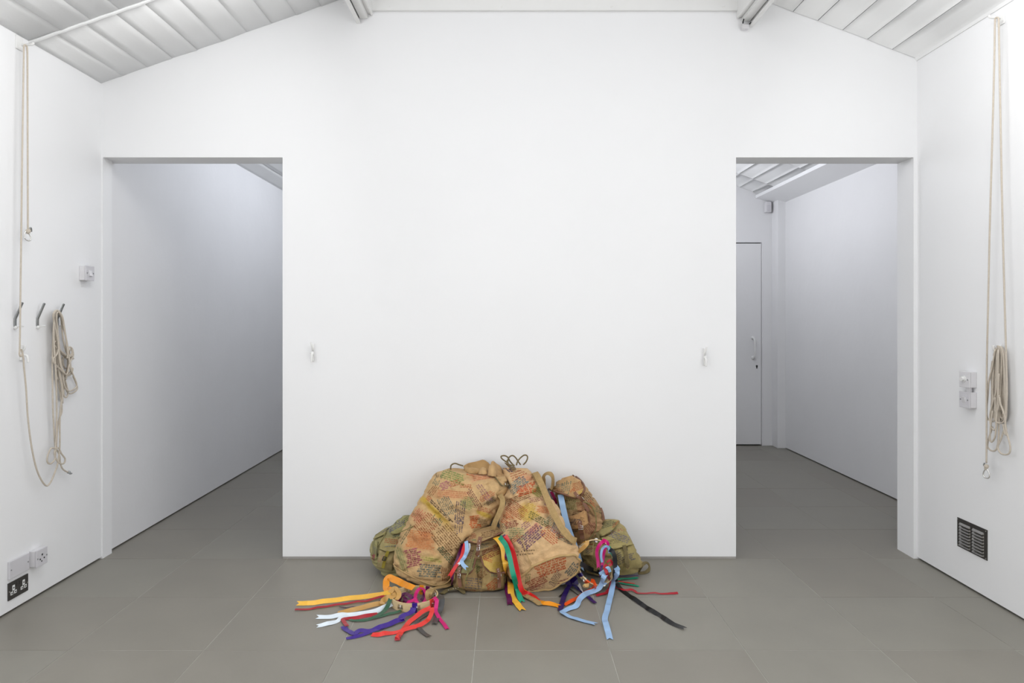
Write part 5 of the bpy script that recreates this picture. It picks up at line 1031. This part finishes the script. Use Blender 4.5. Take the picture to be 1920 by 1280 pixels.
r2('lilac', [Y(1133, 1042, 3.9), Y(1131, 1054, 3.9), Y(1127, 1068, 3.88), (1124, 1080, .05)], .014, 'thin lilac ribbon', notch=(0, 0))
r2('emerald', [Y(1138, 1026, 3.9), Y(1148, 1040, 3.9), Y(1153, 1052, 3.9), Y(1155, 1062, 3.9)], .014, 'emerald ribbon', notch=(0, 0))
r2('gold', [Y(1101, 1014, 3.88), Y(1100, 1020, 3.86), Y(1094, 1026, 3.86), Y(1086, 1033, 3.86), Y(1080, 1040, 3.86)], .026, 'gold ribbon at the top of the hoop', notch=(0, 0))
r2('orange', [Y(1108, 1088, 3.82), Y(1114, 1090, 3.79), Y(1116, 1097, 3.76), (1112, 1104, .012, 20), (1100, 1110, .008, 30), (1086, 1119, .006, 25), (1072, 1127, .006, 25), (1058, 1134, .004, 0)], .026, 'orange ribbon', notch=(0, 0))
r2('cream', [Y(1104, 1096, 3.78), Y(1096, 1097, 3.77), (1098, 1101, .02), (1104, 1100, .02)], .022, 'cream yellow ribbon curl', notch=(0, 0))
r2('indigo', [Y(1080, 1081, 3.85), (1073, 1090, .03), (1068, 1098, .014), (1063, 1106, .008), (1057, 1120, .006), (1053, 1134, .005), (1050, 1145, .004)], .032, 'dark indigo ribbon', notch=(0, 0))
r2('indigo', [(1072, 1096, .012), (1080, 1101, .008), (1088, 1107, .006), (1098, 1115, .004), (1108, 1124, .004), (1116, 1131, .004)], .026, 'second tail of the dark indigo ribbon', notch=(0, 0))
r2('indigo', [(1064, 1096, .02), (1069, 1088, .03, 30), (1078, 1088, .03), (1080, 1096, .012)], .034, 'dark indigo ribbon bow', notch=(0, 0))
r2('black', [(1066, 1100, .004), (1058, 1110, .003), (1049, 1119, .003)], .012, 'thin black ribbon', notch=(0, 0))
r2('black', [(1068, 1103, .003), (1076, 1110, .003), (1086, 1116, .003)], .006, 'thin black cord', notch=(0, 0))
r2('emerald', [(1152, 1086, .02), (1164, 1087, .006), (1178, 1085, .004, 10), (1196, 1084, .003)], .02, 'emerald ribbon end', notch=(0, 0))
r2('emerald', [(1150, 1094, .012), (1162, 1093, .005), (1178, 1096, .004), (1198, 1099, .003)], .022, 'second emerald ribbon end', notch=(0, 0))
r2('lilac', [(1156, 1080, .02), (1170, 1079.5, .004), (1184, 1079.5, .003), (1197, 1080, .003)], .01, 'lilac ribbon end', notch=(0, 0))
r2('coral', [(1156, 1090, .01), (1168, 1091, .004), (1180, 1092.5, .003), (1190, 1094, .003)], .012, 'red ribbon end', notch=(0, 0))
r2('crimson', [(1154, 1099, .012), (1162, 1104, .006), (1172, 1107, .008, 30), (1183, 1104.5, .012, 40), (1190, 1108, .008, 20), (1197, 1112, .004, 0), (1220, 1112.5, .004, 10), (1250, 1113, .004, 10), (1262, 1112, .006, 40), (1271, 1111, .006, 30)], .017, 'long crimson ribbon trailing to the right', notch=(0, 0))
# two pale paper tags tied to the indigo ribbon
def paper(lab, q):
    top = [F(x, y, .012 + .004 * k) for k, (x, y) in enumerate(q)]
    o = MB().prism(top, (0, 0, .0012)).build('paper_tag', M['plate_grey'], T2, label=lab); return o
paper('small white paper tag', [(1049, 1092), (1063, 1089), (1064, 1093), (1052, 1096)]); paper('second paper tag', [(1087, 1093), (1094, 1110), (1093, 1111), (1083, 1098)])
